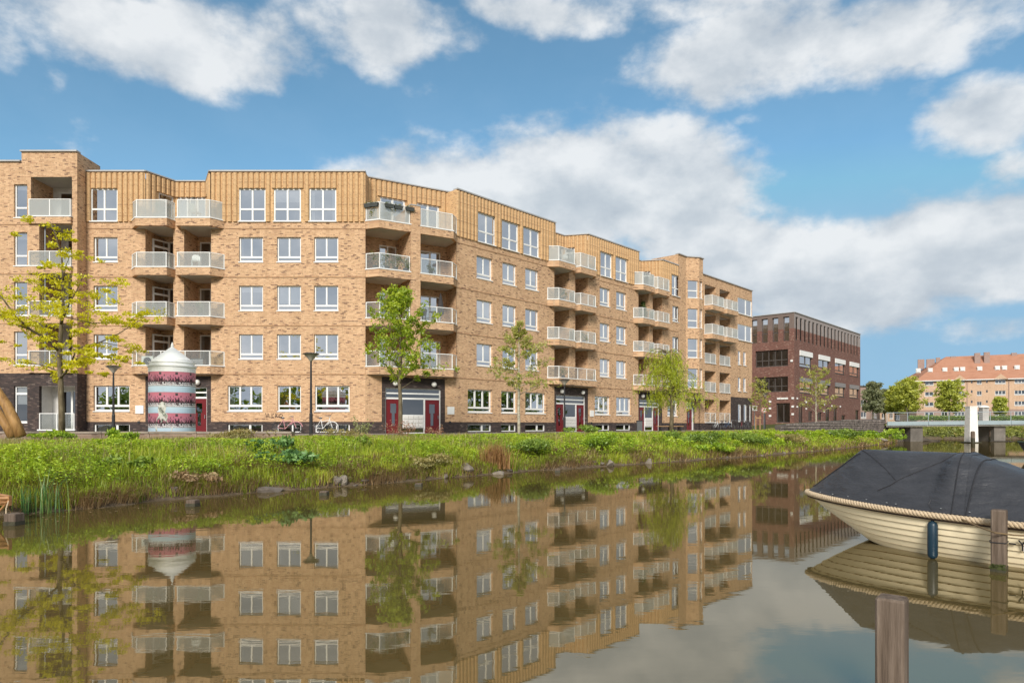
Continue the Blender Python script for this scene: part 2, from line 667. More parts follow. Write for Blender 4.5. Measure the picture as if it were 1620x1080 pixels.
xs = np.concatenate([np.linspace(-900, -60, 14), np.arange(-55, -12, 2.0), np.arange(-12, 62, .45), np.linspace(63, 130, 25), np.linspace(145, 1200, 22)])
ys = np.concatenate([np.linspace(-500, -20, 12), np.arange(-15, 6, 1.5), np.arange(6, 84, .45), np.linspace(85, 140, 20), np.linspace(150, 2500, 30)])
GX, GY = np.meshgrid(xs, ys)
GZ = ground_z(GX, GY)
nx, ny = len(xs), len(ys)
I = np.arange(nx * ny).reshape(ny, nx)
F = np.stack([I[:-1, :-1], I[:-1, 1:], I[1:, 1:], I[1:, :-1]], -1).reshape(-1, 4)
b = NB('soil_and_turf')
v = b.coord('Object')
c1 = b.ramp(b.noise(v, 1.1, 6, .65), [(.3, (.045, .055, .018)), (.5, (.085, .10, .028)), (.62, (.12, .10, .045)), (.8, (.10, .13, .035))])
c2 = b.ramp(b.noise(v, 5, 5, .6), [(.3, (.085, .062, .040)), (.7, (.19, .145, .095))])
sp = b.n('ShaderNodeSeparateXYZ')
b.link(v, sp.inputs[0])
mr = b.n('ShaderNodeMapRange')
b.link(sp.outputs[2], mr.inputs[0])
mr.inputs[1].default_value = .15
mr.inputs[2].default_value = .45
b.pbr(b.mix(mr.outputs[0], c2, c1), .95, b.bump(b.noise(v, 9, 6), .8, .08), 0, .1)
ground = np_mesh('ground', np.stack([GX, GY, GZ], -1).reshape(-1, 3), F, b.m, smooth=True)
tag(ground, 'grassy earth bank and land around the canal', kind='structure')

# water: murky brown canal, near still, faint wind ripples
b = NB('canal_water')
v = b.coord('Object')
w1 = b.noise(b.mapping(v, (.9, 2.0, 1)), 1.3, 3, .5)
w2 = b.noise(b.mapping(v, (3.0, 8.0, 1)), 1.4, 2, .5)
calm = b.ramp(b.noise(v, .11, 3, .5), [(.35, (.25,) * 3), (.7, (1.0,) * 3)])
h = b.math('ADD', b.math('MULTIPLY', w1, .55), b.math('MULTIPLY', w2, .18))
h = b.math('MULTIPLY', h, calm)
nm = b.bump(h, .085, .026)
d = b.n('ShaderNodeBsdfDiffuse')
d.inputs[0].default_value = (.108, .080, .030, 1)
g = b.n('ShaderNodeBsdfGlossy')
g.inputs[0].default_value = (.74, .71, .635, 1)
g.inputs['Roughness'].default_value = .02
b.link(nm, g.inputs['Normal'])
fr = b.n('ShaderNodeFresnel')
fr.inputs[0].default_value = 1.33
b.link(nm, fr.inputs['Normal'])
fac = b.math('ADD', b.math('MULTIPLY', fr.outputs[0], .66), .27, True)
m = b.n('ShaderNodeMixShader')
b.link(fac, m.inputs[0])
b.link(d.outputs[0], m.inputs[1])
b.link(g.outputs[0], m.inputs[2])
b.link(m.outputs[0], b.out.inputs[0])
mb = MB()
mb.quad((-900, -500, 0), (1200, -500, 0), (1200, 700, 0), (-900, 700, 0))
tag(mb.build('water', b.m), 'still brown canal water mirroring the buildings', kind='structure')

# pavement in front of the apartments
PAVE = M('paving', (.22, .19, .17), .85, .2, 3, .2, 30)
mb = MB()
mb.prism([(-60, 36.5), (-10.5, 36.5), (-4.0, 39.6), (20, 64.0), (31.0, 79.0), (29, 81), (-4, 47), (-9, 43.5), (-60, 43.5)], .9, 1.075)
tag(mb.build('pavement', PAVE), 'paved quay street along the foot of the apartments', kind='structure')

# ------------------------------------------------------------------ the long apartment building
AB0 = Vector((-9.02, 42.0, 1.05))
AB = thing('apartment_building', 'long buff brick apartment building with white windows and corner balconies along the canal', 'building', AB0)


class PL:
    """an upright plane of a facade: u along it to the right, v inwards, z up"""

    def __init__(s, x, y, ang, root=AB, base=AB0):
        s.o = Vector((x, y, 0))
        s.a = ang
        s.d = Vector((math.cos(ang), math.sin(ang), 0))
        s.i = Vector((-math.sin(ang), math.cos(ang), 0))
        s.root, s.base = root, base

    def w(s, u, v, z):
        return s.o + s.d * u + s.i * v + Vector((0, 0, z))

    def l(s, u, v, z):
        return s.w(u, v, z) - s.base

    def u(s, pxx, v=0.0):
        k = (pxx - CX) / FPX
        p = s.o + s.i * v
        return (k * p.y - p.x) / (s.d.x - k * s.d.y)

    def build(s, name, mb, mat, smooth=False):
        return mb.build(name, mat, s.root, s.l(0, 0, 0), s.a, smooth)

    def sub(s, u, v, ang):
        p = s.w(u, v, 0)
        return PL(p.x, p.y, s.a + ang, s.root, s.base)


_win = {}
LAY = {  # panes as fractions (u0, u1, z0, z1) of the frame
    'A': [(.055, .47, .235, .955), (.53, .945, .235, .955), (.055, .945, .06, .165)],
    'B': [(.05, .47, .40, .96), (.53, .95, .40, .96), (.05, .47, .035, .35), (.53, .95, .035, .35)],
    'C': [(.04, .315, .25, .95), (.365, .635, .25, .95), (.685, .96, .25, .95), (.04, .96, .06, .165)],
    'D': [(.10, .90, .33, .97), (.10, .90, .035, .28)],
    'G': [(.10, .90, .82, .96), (.10, .90, .04, .76)],
    'E': [(.04, .60, .12, .88), (.66, .96, .12, .88)],
    'S': [(.09, .91, .06, .94)],
    'N': [(.14, .86, .20, .96), (.14, .86, .045, .13)],
    'W': [(.045, .56, .05, .95), (.61, .955, .05, .95)],
    'T': [(.05, .95, .40, .97), (.05, .95, .035, .35)],
    'DD': [(.06, .46, .04, .96), (.54, .94, .04, .96)],
    'L': [(.02 + .196 * i, .02 + .196 * i + .166, .42, .95) for i in range(5)] + [(.02 + .196 * i, .02 + .196 * i + .166, .06, .36) for i in range(5)],
}


def curtain_mesh(w, h, mat):
    k = ('curtain', round(w, 2), round(h, 2), mat.name)
    if k not in _win:
        mb = MB()
        n = max(6, int(w / .055))
        for i in range(n):
            a, c = w * i / n, w * (i + 1) / n
            va, vc = .03 * math.sin(i * 1.9), .03 * math.sin((i + 1) * 1.9)
            mb.quad((a, va, 0), (c, vc, 0), (c, vc, h), (a, va, h))
        _win[k] = mb.mesh('curtain', mat)
    return _win[k]


def window(pl, u0, u1, z0, z1, lay='A', v=.12, blind=None, sill=True, pane=None, frame=None):
    """white framed window: the frame is the part, its panes, sill and curtains are sub-parts"""
    pane = pane or PANE
    frame = frame or WHITE
    w, h = round(u1 - u0, 3), round(z1 - z0, 3)
    k = (lay, w, h, frame.name, pane.name)
    if k not in _win:
        mb = MB()
        holes = [(a * w - w / 2, c * w - w / 2, e_ * h, f_ * h) for (a, c, e_, f_) in LAY[lay]]
        mb.plate(-w / 2, w / 2, 0, h, holes, 0, .07, rim=True, back=True)
        ps = []
        for (a, c, e_, f_) in holes:
            m2 = MB()
            m2.quad((a, 0, e_), (c, 0, e_), (c, 0, f_), (a, 0, f_))
            ps.append(m2.mesh('pane', pane))
        _win[k] = (mb.mesh('window', frame), ps)
    fm, ps = _win[k]
    o = put('window', fm, pl.root, pl.l((u0 + u1) / 2, v, z0), pl.a)
    for p in ps:
        put('pane', p, o, (0, .035, 0))
    if sill:
        boxo('sill', (w + .06, .20, .05), frame, o, (0, -.06, -.053))
    if blind:
        kind, amt = blind
        if kind == 'roller':
            boxo('blind', (w - .06, .015, h * amt), CURT_W, o, (0, .10, h * (1 - amt)))
        elif kind == 'tan':
            boxo('blind', (w - .06, .015, h * amt), BLIND_T, o, (0, .10, h * (1 - amt)))
        elif kind in ('white', 'red', 'grey'):
            me = curtain_mesh(w * amt, h - .05, {'white': CURT_W, 'red': CURT_R, 'grey': CURT_G}[kind])
            put('curtain', me, o, (-w / 2, .16, .02))
            if kind != 'red' or amt < .4:
                put('curtain', me, o, (w / 2 - w * amt, .16, .02))
        elif kind == 'redr':
            put('curtain', curtain_mesh(w * amt, h - .05, CURT_R), o, (w / 2 - w * amt, .16, .02))
    return o


def rblind():
    r = rnd.random()
    if r < .40:
        return None
    if r < .62:
        return ('roller', rnd.choice([.25, .4, .55, .7, .9]))
    if r < .85:
        return ('white', rnd.choice([.12, .18, .25, .48]))
    return ('grey', rnd.choice([.12, .2, .3]))


_rib = {}


def ribs(pl, u0, u1, z0, z1, holes=(), v=0.0, pitch=.335):
    """upright ribs of moulded brick standing proud of the top storey; each is a part"""
    n = max(1, round((u1 - u0) / pitch))
    p = (u1 - u0) / n
    for i in range(n):
        a = u0 + i * p
        c = a + p
        iv = [(z0, z1)]
        for (ha, hb, hc, hd) in holes:
            if c > ha + .10 and a < hb - .10:
                new = []
                for (q0, q1) in iv:
                    if hd <= q0 or hc >= q1:
                        new.append((q0, q1))
                        continue
                    if hc > q0 + .05:
                        new.append((q0, hc))
                    if hd < q1 - .05:
                        new.append((hd, q1))
                iv = new
        for (q0, q1) in iv:
            k = (round(p, 3), round(q1 - q0, 2))
            if k not in _rib:
                mb = MB()
                hh = q1 - q0
                mb.prism([(0.0, .01), (.035, -.07), (.075, -.105), (p - .125, -.105), (p - .085, -.07), (p - .06, .01)], 0, hh)
                _rib[k] = mb.mesh('rib', RIBB)
            put('rib', _rib[k], pl.root, pl.l(a, v, q0), pl.a)


def wall(pl, u0, u1, z0, z1, holes, mat, depth=.2, v=0.0, name='wall'):
    mb = MB()
    mb.plate(u0, u1, z0, z1, list(holes), v, depth)
    return pl.build(name, mb, mat)


def coping(pl, u0, u1, z, v=0.0, t=.09):
    o = boxo('coping', (round(u1 - u0, 3), .42, t), COPING, pl.root, pl.l((u0 + u1) / 2, v + .10, z), pl.a)
    return o


def railing(o, pts, z, h, gm, ends=True):
    """posts, top rail and glass panels along a line of points in the balcony's own frame"""
    n = len(pts)
    for i in range(n - 1):
        a, c = Vector((*pts[i], 0)), Vector((*pts[i + 1], 0))
        L = (c - a).length
        ang = math.atan2(c.y - a.y, c.x - a.x)
        m_ = (a + c) / 2
        boxo('glass_panel', (round(L - .05, 3), .012, round(h - .07, 3)), gm, o, (m_.x, m_.y, z + .03), ang)
        boxo('top_rail', (round(L + .03, 3), .055, .045), WHITE, o, (m_.x, m_.y, z + h - .02), ang)
        k = max(1, round(L / 1.3))
        for j in range(k + 1):
            if j == k and i < n - 2:
                continue
            if not ends and ((i == 0 and j == 0) or (i == n - 2 and j == k)):
                continue
            p = a + (c - a) * j / k
            boxo('post', (.05, .05, round(h, 3)), WHITE, o, (p.x, p.y, z), ang)


def balcony(pl, outline, inner, zb, zt, rail, gm, vback=1.85, mat=None, ends=True):
    """outline: (u, v) from the wall on the left round the front to the wall on the right; inner: loggia u-range behind it"""
    mat = mat or BUFF
    ua, ub = outline[0][0], outline[-1][0]
    poly = list(outline[:])
    poly[0] = (outline[0][0], max(.03, outline[0][1]))
    poly[-1] = (outline[-1][0], max(.03, outline[-1][1]))
    if inner:
        poly += [(inner[1] + .01, .03), (inner[1] + .01, vback), (inner[0] - .01, vback), (inner[0] - .01, .03)]
    mb = MB()
    mb.prism(poly, zb, zt)
    o = pl.build('balcony', mb, mat)
    cu = sum(p[0] for p in outline) / len(outline)
    ins = [(p[0] + (.16 if p[0] < cu else -.16), p[1] + .14) for p in outline]
    if inner:
        ins = [(inner[0] + .02, vback - .02)] + [(max(p[0], min(ins[0][0], inner[0])), p[1]) for p in ins] + [(inner[1] - .02, vback - .02)]
    mb = MB()
    mb.prism(ins, zb - .012, zb + .05)
    mb.build('soffit', SOFFIT, o)
    out = [(p[0] + (-.025 if p[0] < cu else .025), p[1] - (.03 if p[1] < 0 else 0)) for p in outline]
    inn = [(p[0] + (.10 if p[0] < cu else -.10), p[1] + (.10 if p[1] < 0 else 0)) for p in outline]
    mb = MB()
    for i in range(len(out) - 1):
        mb.prism([out[i], out[i + 1], inn[i + 1], inn[i]], zt + .002, zt + .065)
    mb.build('edge_trim', WHITE, o)
    rp = [(p[0] + (.06 if p[0] < cu else -.06), p[1] + (.07 if p[1] < 0 else .0)) for p in outline]
    railing(o, rp, zt + .06, rail, gm, ends)
    return o


# floors: undersides of the balcony slabs / brick joint lines
ZG, ZPL, ZR = 1.05, 1.80, 17.15
ZF = [1.72, 4.71, 7.69, 10.68, 13.66]
P0 = PL(0, 41.1, 0)
P1 = PL(0, 42.0, 0)
ang3 = math.atan2(45.1 - 42.0, -3.67 + 9.02)
P3 = PL(-9.02, 42.0, ang3)
L3 = math.hypot(5.35, 3.1)
ang4 = math.atan2(.736, .677)
P4 = PL(-3.67, 45.1, ang4)


def floor_windows(pl, cols, lay_mid='A', dark_low=True):
    """cols: list of dicts of pixel ranges for the top, middle, ground and basement windows; returns the wall openings"""
    mid, top, gf, bs = [], [], [], []
    for c in cols:
        if 'm' in c:
            u0, u1 = pl.u(c['m'][0]), pl.u(c['m'][1])
            for f in (1, 2, 3):
                z0, z1 = ZF[f] + .95, ZF[f] + 2.47
                mid.append((u0, u1, z0, z1))
                window(pl, u0, u1, z0, z1, c.get('ml', lay_mid), blind=rblind())
        if 't' in c:
            u0, u1 = pl.u(c['t'][0]), pl.u(c['t'][1])
            z0, z1 = ZF[4] + .46, ZF[4] + 2.48
            top.append((u0, u1, z0, z1))
            window(pl, u0, u1, z0, z1, c.get('tl', 'B'), v=.06, blind=rblind() if rnd.random() < .5 else None)
        if 'g' in c:
            u0, u1 = pl.u(c['g'][0]), pl.u(c['g'][1])
            z0, z1 = 2.46, 4.02
            gf.append((u0, u1, z0, z1))
            window(pl, u0, u1, z0, z1, c.get('gl', 'C'), blind=c.get('gb'))
        if 'b' in c:
            u0, u1 = pl.u(c['b'][0]), pl.u(c['b'][1])
            bs.append((u0, u1, 1.14, 1.66))
            window(pl, u0, u1, 1.14, 1.66, 'E', sill=False, pane=PANED)
    return top, mid, gf, bs


def facade(pl, u0, u1, tops, mids, gfs, bss, rib=True, zr=ZR):
    """brick wall of one bay with joint lines, dark plinth and ribbed top storey"""
    wall(pl, u0, u1, ZPL, ZF[4] + .42, mids + gfs, BUFF)
    wall(pl, u0, u1, ZG - .2, ZPL - .004, bss, DARKB, v=.012)
    wall(pl, u0, u1, ZF[4] + .42, zr, tops, RIBB if rib else BUFF, v=.0)
    if rib:
        ribs(pl, u0, u1, ZF[4] + .42, zr - .06, tops)
    for z in ZF[1:]:
        boxo('joint_course', (round(u1 - u0, 3), .03, .055), BUFFD, pl.root, pl.l((u0 + u1) / 2, -.004, z - .03), pl.a)
    coping(pl, u0, u1, zr)


BUFFD = brick('buff_brick_course', [(0, (.36, .20, .10)), (.4, (.42, .24, .13)), (.8, (.30, .16, .09))], (.33, .24, .16))


def pair(pl, u0, gms, rails, joined_first=True, wl=1.72, wp=.66, wr=1.66, door_dark=True):
    """two stacked loggias either side of a brick pier, their projecting balconies, and the set-back top storey"""
    a0, a1 = u0, u0 + wl
    b0, b1 = a1 + wp, a1 + wp + wr
    VB = 1.85
    # pier between the loggias and inner walls
    mb = MB()
    mb.prism([(a1, .0), (b0, .0), (b0, VB), (a1, VB)], ZF[1] - .02, ZF[4] + .6)
    pl.build('pier', mb, BUFF)
    for (q0, q1, side) in ((a0, a1, 0), (b0, b1, 1)):
        mb = MB()
        qs = q0 if side == 0 else q1      # the other side of each loggia is the pier
        mb.quad((qs, .0, ZF[1]), (qs, VB, ZF[1]), (qs, VB, ZF[4]), (qs, .0, ZF[4]))
        holes = [(q0 + .12, q1 - .12, ZF[f] + .5, ZF[f] + 2.66) for f in (1, 2, 3)]
        mb.plate(q0, q1, ZF[1], ZF[4], holes, VB, .2)
        pl.build('loggia_wall', mb, BUFF)
        for h in holes:
            window(pl, *h, lay='DD', v=VB + .02, sill=False, pane=PANED, blind=('white', .16) if rnd.random() < .3 else None)
        if side == 0:
            for f in (1, 2, 3):   # glazed door set across the inner corner
                q = pl.sub(q0 + .03, .75, math.atan2(1.08, .62))
                window(q, 0.02, 1.2, ZF[f] + .5, ZF[f] + 2.60, lay='G', v=0, sill=False, pane=PANED)
    for f in (1, 2, 3, 4):
        zb, zt = ZF[f], ZF[f] + .46
        gm, rl = gms[f - 1], rails[f - 1]
        o1 = [(a0 - .86, 0), (a0 - .26, -.68), (a1 - .06, -.68), (a1 + .12, 0)]
        o2 = [(b0 - .36, 0), (b0 - .16, -.68), (b1 + .24, -.68), (b1 + .86, 0)]
        if f == 1 and joined_first:
            o = [(a0 - .86, 0), (a0 - .26, -.68), (b1 + .24, -.68), (b1 + .86, 0)]
            balcony(pl, o, (a0, b1), zb, zt, rl, gm)
        else:
            balcony(pl, o1, (a0, a1), zb, zt, rl, gm)
            balcony(pl, o2, (b0, b1), zb, zt, rl, gm)
    # set-back top storey: ribbed wall with slanting ends
    zs = ZR - .0
    B0, B1, VS = a0 + .05, b1 - .05, 1.7
    k = .95
    hz = [(k + .15, k + 1.35, ZF[4] + .5, ZF[4] + 2.5), (b1 - a0 - k - 1.25, b1 - a0 - k - .2, ZF[4] + .5, ZF[4] + 2.5)]
    hz = [(B0 + h[0], B0 + h[1], h[2], h[3]) for h in hz]
    wall(pl, B0 + k, B1 - k, ZF[4] + .3, zs, hz, RIBB, v=VS)
    ribs(pl, B0 + k, B1 - k, ZF[4] + .45, zs - .06, hz, VS)
    for h in hz:
        window(pl, *h, lay='DD', v=VS + .06, sill=False)
    coping(pl, B0 + k - .2, B1 - k + .2, zs, VS, .07)
    ql = pl.sub(B0, 0, math.atan2(VS, k))
    L = math.hypot(VS, k)
    h1 = [(L * .42, L * .95, ZF[4] + .5, ZF[4] + 2.5)]
    wall(ql, 0, L, ZF[4] + .3, zs, h1, RIBB)
    ribs(ql, 0, L, ZF[4] + .45, zs - .06, h1)
    window(ql, *h1[0], lay='G', v=.06, sill=False, pane=PANED)
    coping(ql, -.1, L + .1, zs + .003, 0, .07)
    qr = pl.sub(B1 - k, VS, -math.atan2(VS, k))
    h2 = [(L * .05, L * .45, ZF[4] + .5, ZF[4] + 2.5)]
    wall(qr, 0, L, ZF[4] + .3, zs, h2, RIBB)
    ribs(qr, 0, L, ZF[4] + .45, zs - .06, h2)
    window(qr, *h2[0], lay='G', v=.06, sill=False, pane=PANED)
    coping(qr, -.1, L + .1, zs + .006, 0, .07)
    return a0, b1


LAMPG = M('lamp_globe', (.82, .80, .74), .35, .03, 3)


def globe(pl, u, z, v=-.08):
    mb = MB()
    mb.lathe([(.02, -.17), (.10, -.145), (.16, -.07), (.175, 0), (.16, .07), (.10, .145), (.02, .17)], 14)
    o = mb.build('wall_lamp', LAMPG, pl.root, pl.l(u, v, z), pl.a, True)
    return o


def entrance(pl, s0, s1, f0, f1, lamps=(), single=False):
    """dark brick porch s0..s1 with a white timber screen f0..f1: two red doors, window, letter boxes, two fanlights"""
    zt, zm = 3.94, 3.28
    wall(pl, s0, s1, ZG - .2, ZF[1] - .1, [(f0, f1, ZG - .2, zt)], DARKB, v=.02)
    W = f1 - f0
    dw = W * .265 if not single else W * .78
    # screen
    if single:
        holes = [(f0 + .08, f0 + .08 + dw, ZG, zm - .06), (f0 + .06, f1 - .06, zm + .06, zt - .08)]
    else:
        holes = [(f0 + .07, f0 + .07 + dw, ZG, zm - .05), (f1 - .07 - dw, f1 - .07, ZG, zm - .05),
                 (f0 + dw + .17, f1 - dw - .17, 2.25, zm - .05), (f0 + dw + .17, f1 - dw - .17, 1.12, 1.42),
                 (f0 + .07, f1 - .07, zm + .06, zm + .28), (f0 + .07, f1 - .07, zm + .37, zt - .07)]
    mb = MB()
    mb.plate(f0, f1, ZG, zt, holes, .14, .08)
    scr = pl.build('door_screen', mb, WHITE)
    for h in holes[2:] if not single else holes[1:]:
        mb = MB()
        mb.quad((h[0], .18, h[2]), (h[1], .18, h[2]), (h[1], .18, h[3]), (h[0], .18, h[3]))
        mb.build('pane', PANED, scr)
    if not single:   # letter boxes
        n = 3
        for i in range(n):
            for j in range(4):
                w = (W - 2 * dw - .40) / 4
                boxo('letter_box', (round(w - .02, 3), .05, .20), PALEC, scr, (f0 + dw + .20 + w * (j + .5), .12, 1.50 + i * .245))
    for h in holes[:2] if not single else holes[:1]:
        mb = MB()
        mid = (h[0] + h[1]) / 2
        w = h[1] - h[0]
        gl = [(mid - w * .20, mid + w * .20, 2.35, 2.95), (mid - w * .11, mid + w * .11, 1.55, 2.352)]
        mb.plate(h[0] + .01, h[1] - .01, ZG + .02, h[3] - .01, gl, .16, .05)
        d = pl.build('door', mb, REDP)
        d['label'] = 'dark red entrance door with slim glazed slot'
        for q in gl:
            m2 = MB()
            m2.quad((q[0], .19, q[2]), (q[1], .19, q[2]), (q[1], .19, q[3]), (q[0], .19, q[3]))
            m2.build('pane', PANED, d)
        boxo('handle', (.03, .06, .22), GREYM, d, (h[1] - .10, .13, 2.0))
    for u in lamps:
        globe(pl, u, 4.22)


def meterbox(pl, u, z=2.55):
    boxo('meter_box', (.50, .05, .50), WHITE, pl.root, pl.l(u, -.02, z - .25), pl.a)
    boxo('vent_cap', (.14, .04, .14), BLACKM, pl.root, pl.l(u - .05, -.015, z - .85), pl.a)

# ---- left wing (faces the camera squarely)
uA = P1.u(137)
XL = -26.18
t, m_, g_, b_ = floor_windows(P1, [dict(t=(143, 186), m=(148, 186), g=(148, 205), b=(148, 205))])
PU0 = P1.u(230)
facade(P1, XL, PU0 - .0, t, m_, g_, b_)
frost_hi = [CLEARG, FROSTL, FROSTL, FROST]
a0, b1 = pair(P1, PU0, frost_hi, [.85, .85, .85, 1.05])
entrance(P1, PU0, b1, P1.u(237), P1.u(327), [P1.u(313), P1.u(246)])
wall(P1, PU0, b1, ZF[1] - .1, ZF[1] + .02, [], BUFF)
meterbox(P1, P1.u(221))
t, m_, g_, b_ = floor_windows(P1, [dict(t=(378, 420), m=(378, 416), g=(360, 415), b=(360, 415), gb=('white', .16)),
                                   dict(t=(433, 476), m=(438, 476), g=(439, 476), gl='A', b=(438, 476), gb=('red', .45)),
                                   dict(t=(489, 532), m=(497, 535), g=(498, 553), b=(498, 553), gb=('redr', .30))])
facade(P1, b1, -9.02, t, m_, g_, b_)

# ---- far-left block, standing 0.9 m forward, with the taller attic over its loggias
w0, w1 = P0.u(22), P0.u(43)
l0, l1 = P0.u(62), P0.u(114)
zz = [(ZF[f] + .50, ZF[f] + 2.52) for f in (1, 2, 3)] + [(ZF[4] + .42, ZF[4] + 2.42)]
hw = [(w0, w1, *q) for q in zz]
hl = [(l0, l1, ZF[f] + .44, ZF[f] + 2.98 - .02) for f in (1, 2, 3)] + [(l0 - .5, l1, ZF[4] + .44, 16.52)]
XF = -40.0
wall(P0, XF, XL, ZF[1], 17.42, hw + hl, BUFF, .22)
gw = (w0, w1, 1.75, 3.95)
gd = (l0, P0.u(119), 1.30, 3.95)
wall(P0, XF, XL, ZG - .2, ZF[1] - .003, [gw, gd], DARKB, .22)
for i, q in enumerate(hw):
    window(P0, *q, lay='D', blind=[('tan', .62), None, ('roller', .2), ('roller', .15)][i])
window(P0, *gw, lay='G', blind=('roller', .5), pane=PANED)
mb = MB()
mb.prism([(l0 - 1.06, -.004), (XL + .004, -.004), (XL + .004, 2.3), (l0 - 1.06, 2.3)], 16.95, 18.02)
P0.build('attic', mb, BUFF)
coping(P0, l0 - 1.1, XL + .03, 18.02)
mb = MB()
mb.quad((XL, 0, ZF[1]), (XL, 2.3, ZF[1]), (XL, 2.3, 17.4), (XL, 0, 17.4))
P0.build('return_wall', mb, BUFF)
mb = MB()
mb.quad((XL, 0, ZG - .2), (XL, 1.0, ZG - .2), (XL, 1.0, ZF[1]), (XL, 0, ZF[1]))
P0.build('return_plinth', mb, DARKB)
coping(P0, XF, l0 - 1.1, 17.42)
for z in ZF[2:]:
    boxo('joint_course', (round(l0 - XF - .3, 3), .03, .05), BUFFD, AB, P0.l((XF + l0 - .3) / 2, -.004, z - .03), 0)
for f in (1, 2, 3, 4):
    h = hl[f - 1]
    mb = MB()
    mb.quad((h[0], .2, h[2] - .1), (h[0], 2.0, h[2] - .1), (h[0], 2.0, h[3]), (h[0], .2, h[3]))
    P0.build('loggia_wall', mb, BUFF)
    mb = MB()
    mb.quad((h[1], .2, h[2] - .1), (h[1], 2.0, h[2] - .1), (h[1], 2.0, h[3]), (h[1], .2, h[3]))
    P0.build('loggia_wall', mb, BUFF)
    mb = MB()
    mb.quad((h[0], .05, h[3] - .003), (h[1], .05, h[3] - .003), (h[1], 2.0, h[3] - .003), (h[0], 2.0, h[3] - .003))
    P0.build('loggia_ceiling', mb, SOFFIT)
    dz = ZF[f] + .42
    mb = MB()
    dh = [(h[0] + .35, h[1] - .06, dz, dz + 2.2)]
    mb.plate(h[0], h[1], dz - .1, h[3], dh, 2.0, .1)
    P0.build('loggia_wall', mb, PALEC)
    window(P0, *dh[0], lay='DD', v=2.02, sill=False, pane=PANED)
    balcony(P0, [(l0 - .62, .0), (l0 - .60, -.16), (l1 + .02, -.16), (l1 + .04, .0)], None, ZF[f] + .02, ZF[f] + .42, 1.0 if f == 4 else .86, [CLEARG, CLEARG, FROSTL, FROST][f - 1], mat=BUFF)
    mb = MB()
    mb.box(h[0], h[1], .05, 2.0, ZF[f] + .25, ZF[f] + .41)
    P0.build('balcony_floor', mb, FLOORC)
    if f in (1, 2, 3):
        mb = MB()
        mb.tube([P0.l(l0 + .12, .35, ZF[f] + .4), P0.l(l0 + .12, .35, h[3])], .045, 8)
        mb.build('drainpipe', GREYM, AB)
mb = MB()
mb.plate(gd[0], gd[1], 1.0, 3.95, [(gd[0] + .45, gd[1] - .25, 1.3, 3.75)], 1.2, .1)
mb.quad((gd[0], .2, 1.0), (gd[0], 1.2, 1.0), (gd[0], 1.2, 3.95), (gd[0], .2, 3.95))
mb.quad((gd[1], .2, 1.0), (gd[1], 1.2, 1.0), (gd[1], 1.2, 3.95), (gd[1], .2, 3.95))
mb.quad((gd[0], .0, 3.949), (gd[1], .0, 3.949), (gd[1], 1.2, 3.949), (gd[0], 1.2, 3.949))
P0.build('porch_wall', mb, PALEC)
window(P0, gd[0] + .45, gd[1] - .25, 1.3, 3.75, lay='DD', v=1.22, sill=False, pane=PANED)
rl = boxo('porch_sill', (round(gd[1] - gd[0] + .1, 3), .25, .08), WHITE, AB, P0.l((gd[0] + gd[1]) / 2, .0, 1.26), 0)
railing(rl, [(-(gd[1] - gd[0]) / 2 + .05, -.02), ((gd[1] - gd[0]) / 2 - .05, -.02)], .08, .95, CLEARG)

# ---- chamfered bay between the two wings
pa, pb = P3.u(650, -.72), P3.u(665, -.72)
VB = 1.55
mb = MB()
mb.prism([(pa, -.74), (pb, -.74), (pb, VB), (pa, VB)], ZF[1] + .003, 15.35)
P3.build('pier', mb, BUFF)
boxo('pier_cap', (round(pb - pa + .06, 3), .5, .06), COPING, AB, P3.l((pa + pb) / 2, -.52, 15.35), P3.a)
bays = [(0.02, pa, [(P3.u(600, VB), P3.u(643, VB))]), (pb, L3 - .02, [(P3.u(664, VB), P3.u(697, VB))])]
for bi, (q0, q1, ds) in enumerate(bays):
    mb = MB()
    qs = q0 if bi == 0 else q1
    mb.quad((qs, .0, ZF[1]), (qs, VB, ZF[1]), (qs, VB, ZF[4]), (qs, .0, ZF[4]))
    holes = [(d0, min(d1, q1 - .1), ZF[f] + .5, ZF[f] + 2.55) for f in (1, 2, 3) for (d0, d1) in ds]
    mb.plate(q0, q1, ZF[1], ZF[4], holes, VB, .2)
    P3.build('loggia_wall', mb, BUFF)
    for h in holes:
        window(P3, *h, lay='DD', v=VB + .04, sill=False, blind=('white', .2) if rnd.random() < .4 else None)
    for f in (1, 2, 3, 4):
        gm = CLEARG if f < 4 else frosted('pale_rail_glass_%d' % bi, .34)
        if bi == 0:
            o = [(0.0, 0), (.62, -.72), (q1 - .003, -.72), (q1 - .003, .0)]
            rp_end = False
        else:
            o = [(q0 + .003, .0), (q0 + .003, -.72), (L3 - .55, -.72), (L3 + .05, 0)]
        balcony(P3, o, (q0 + .02, q1 - .02), ZF[f], ZF[f] + .46, .92 if f < 4 else 1.05, gm, VB)
for f in (1, 2, 3):   # fascia of the floors running across the pier
    pass
# top storey of the bay, set back 0.85 m
VS = .85
th = [(P3.u(601, VS), P3.u(641, VS), ZF[4] + .5, ZF[4] + 2.45), (P3.u(659, VS), P3.u(695, VS), ZF[4] + .5, ZF[4] + 2.45)]
wall(P3, -.3, L3 + .25, ZF[4] + .3, ZR, th, RIBB, v=VS)
ribs(P3, 0.0, L3, ZF[4] + .45, ZR - .06, th, VS)
for h in th:
    window(P3, *h, lay='DD', v=VS + .06, sill=False)
coping(P3, -.1, L3 + .2, ZR + .004, VS, .07)
mb = MB()
mb.quad((-9.02, 0, ZF[4] + .3), (-9.02, 1.2, ZF[4] + .3), (-9.02, 1.2, ZR), (-9.02, 0, ZR))
P1.build('return_wall', mb, RIBB)
mb = MB()
mb.quad((0, 0, ZF[4] + .3), (0, 1.2, ZF[4] + .3), (0, 1.2, ZR), (0, 0, ZR))
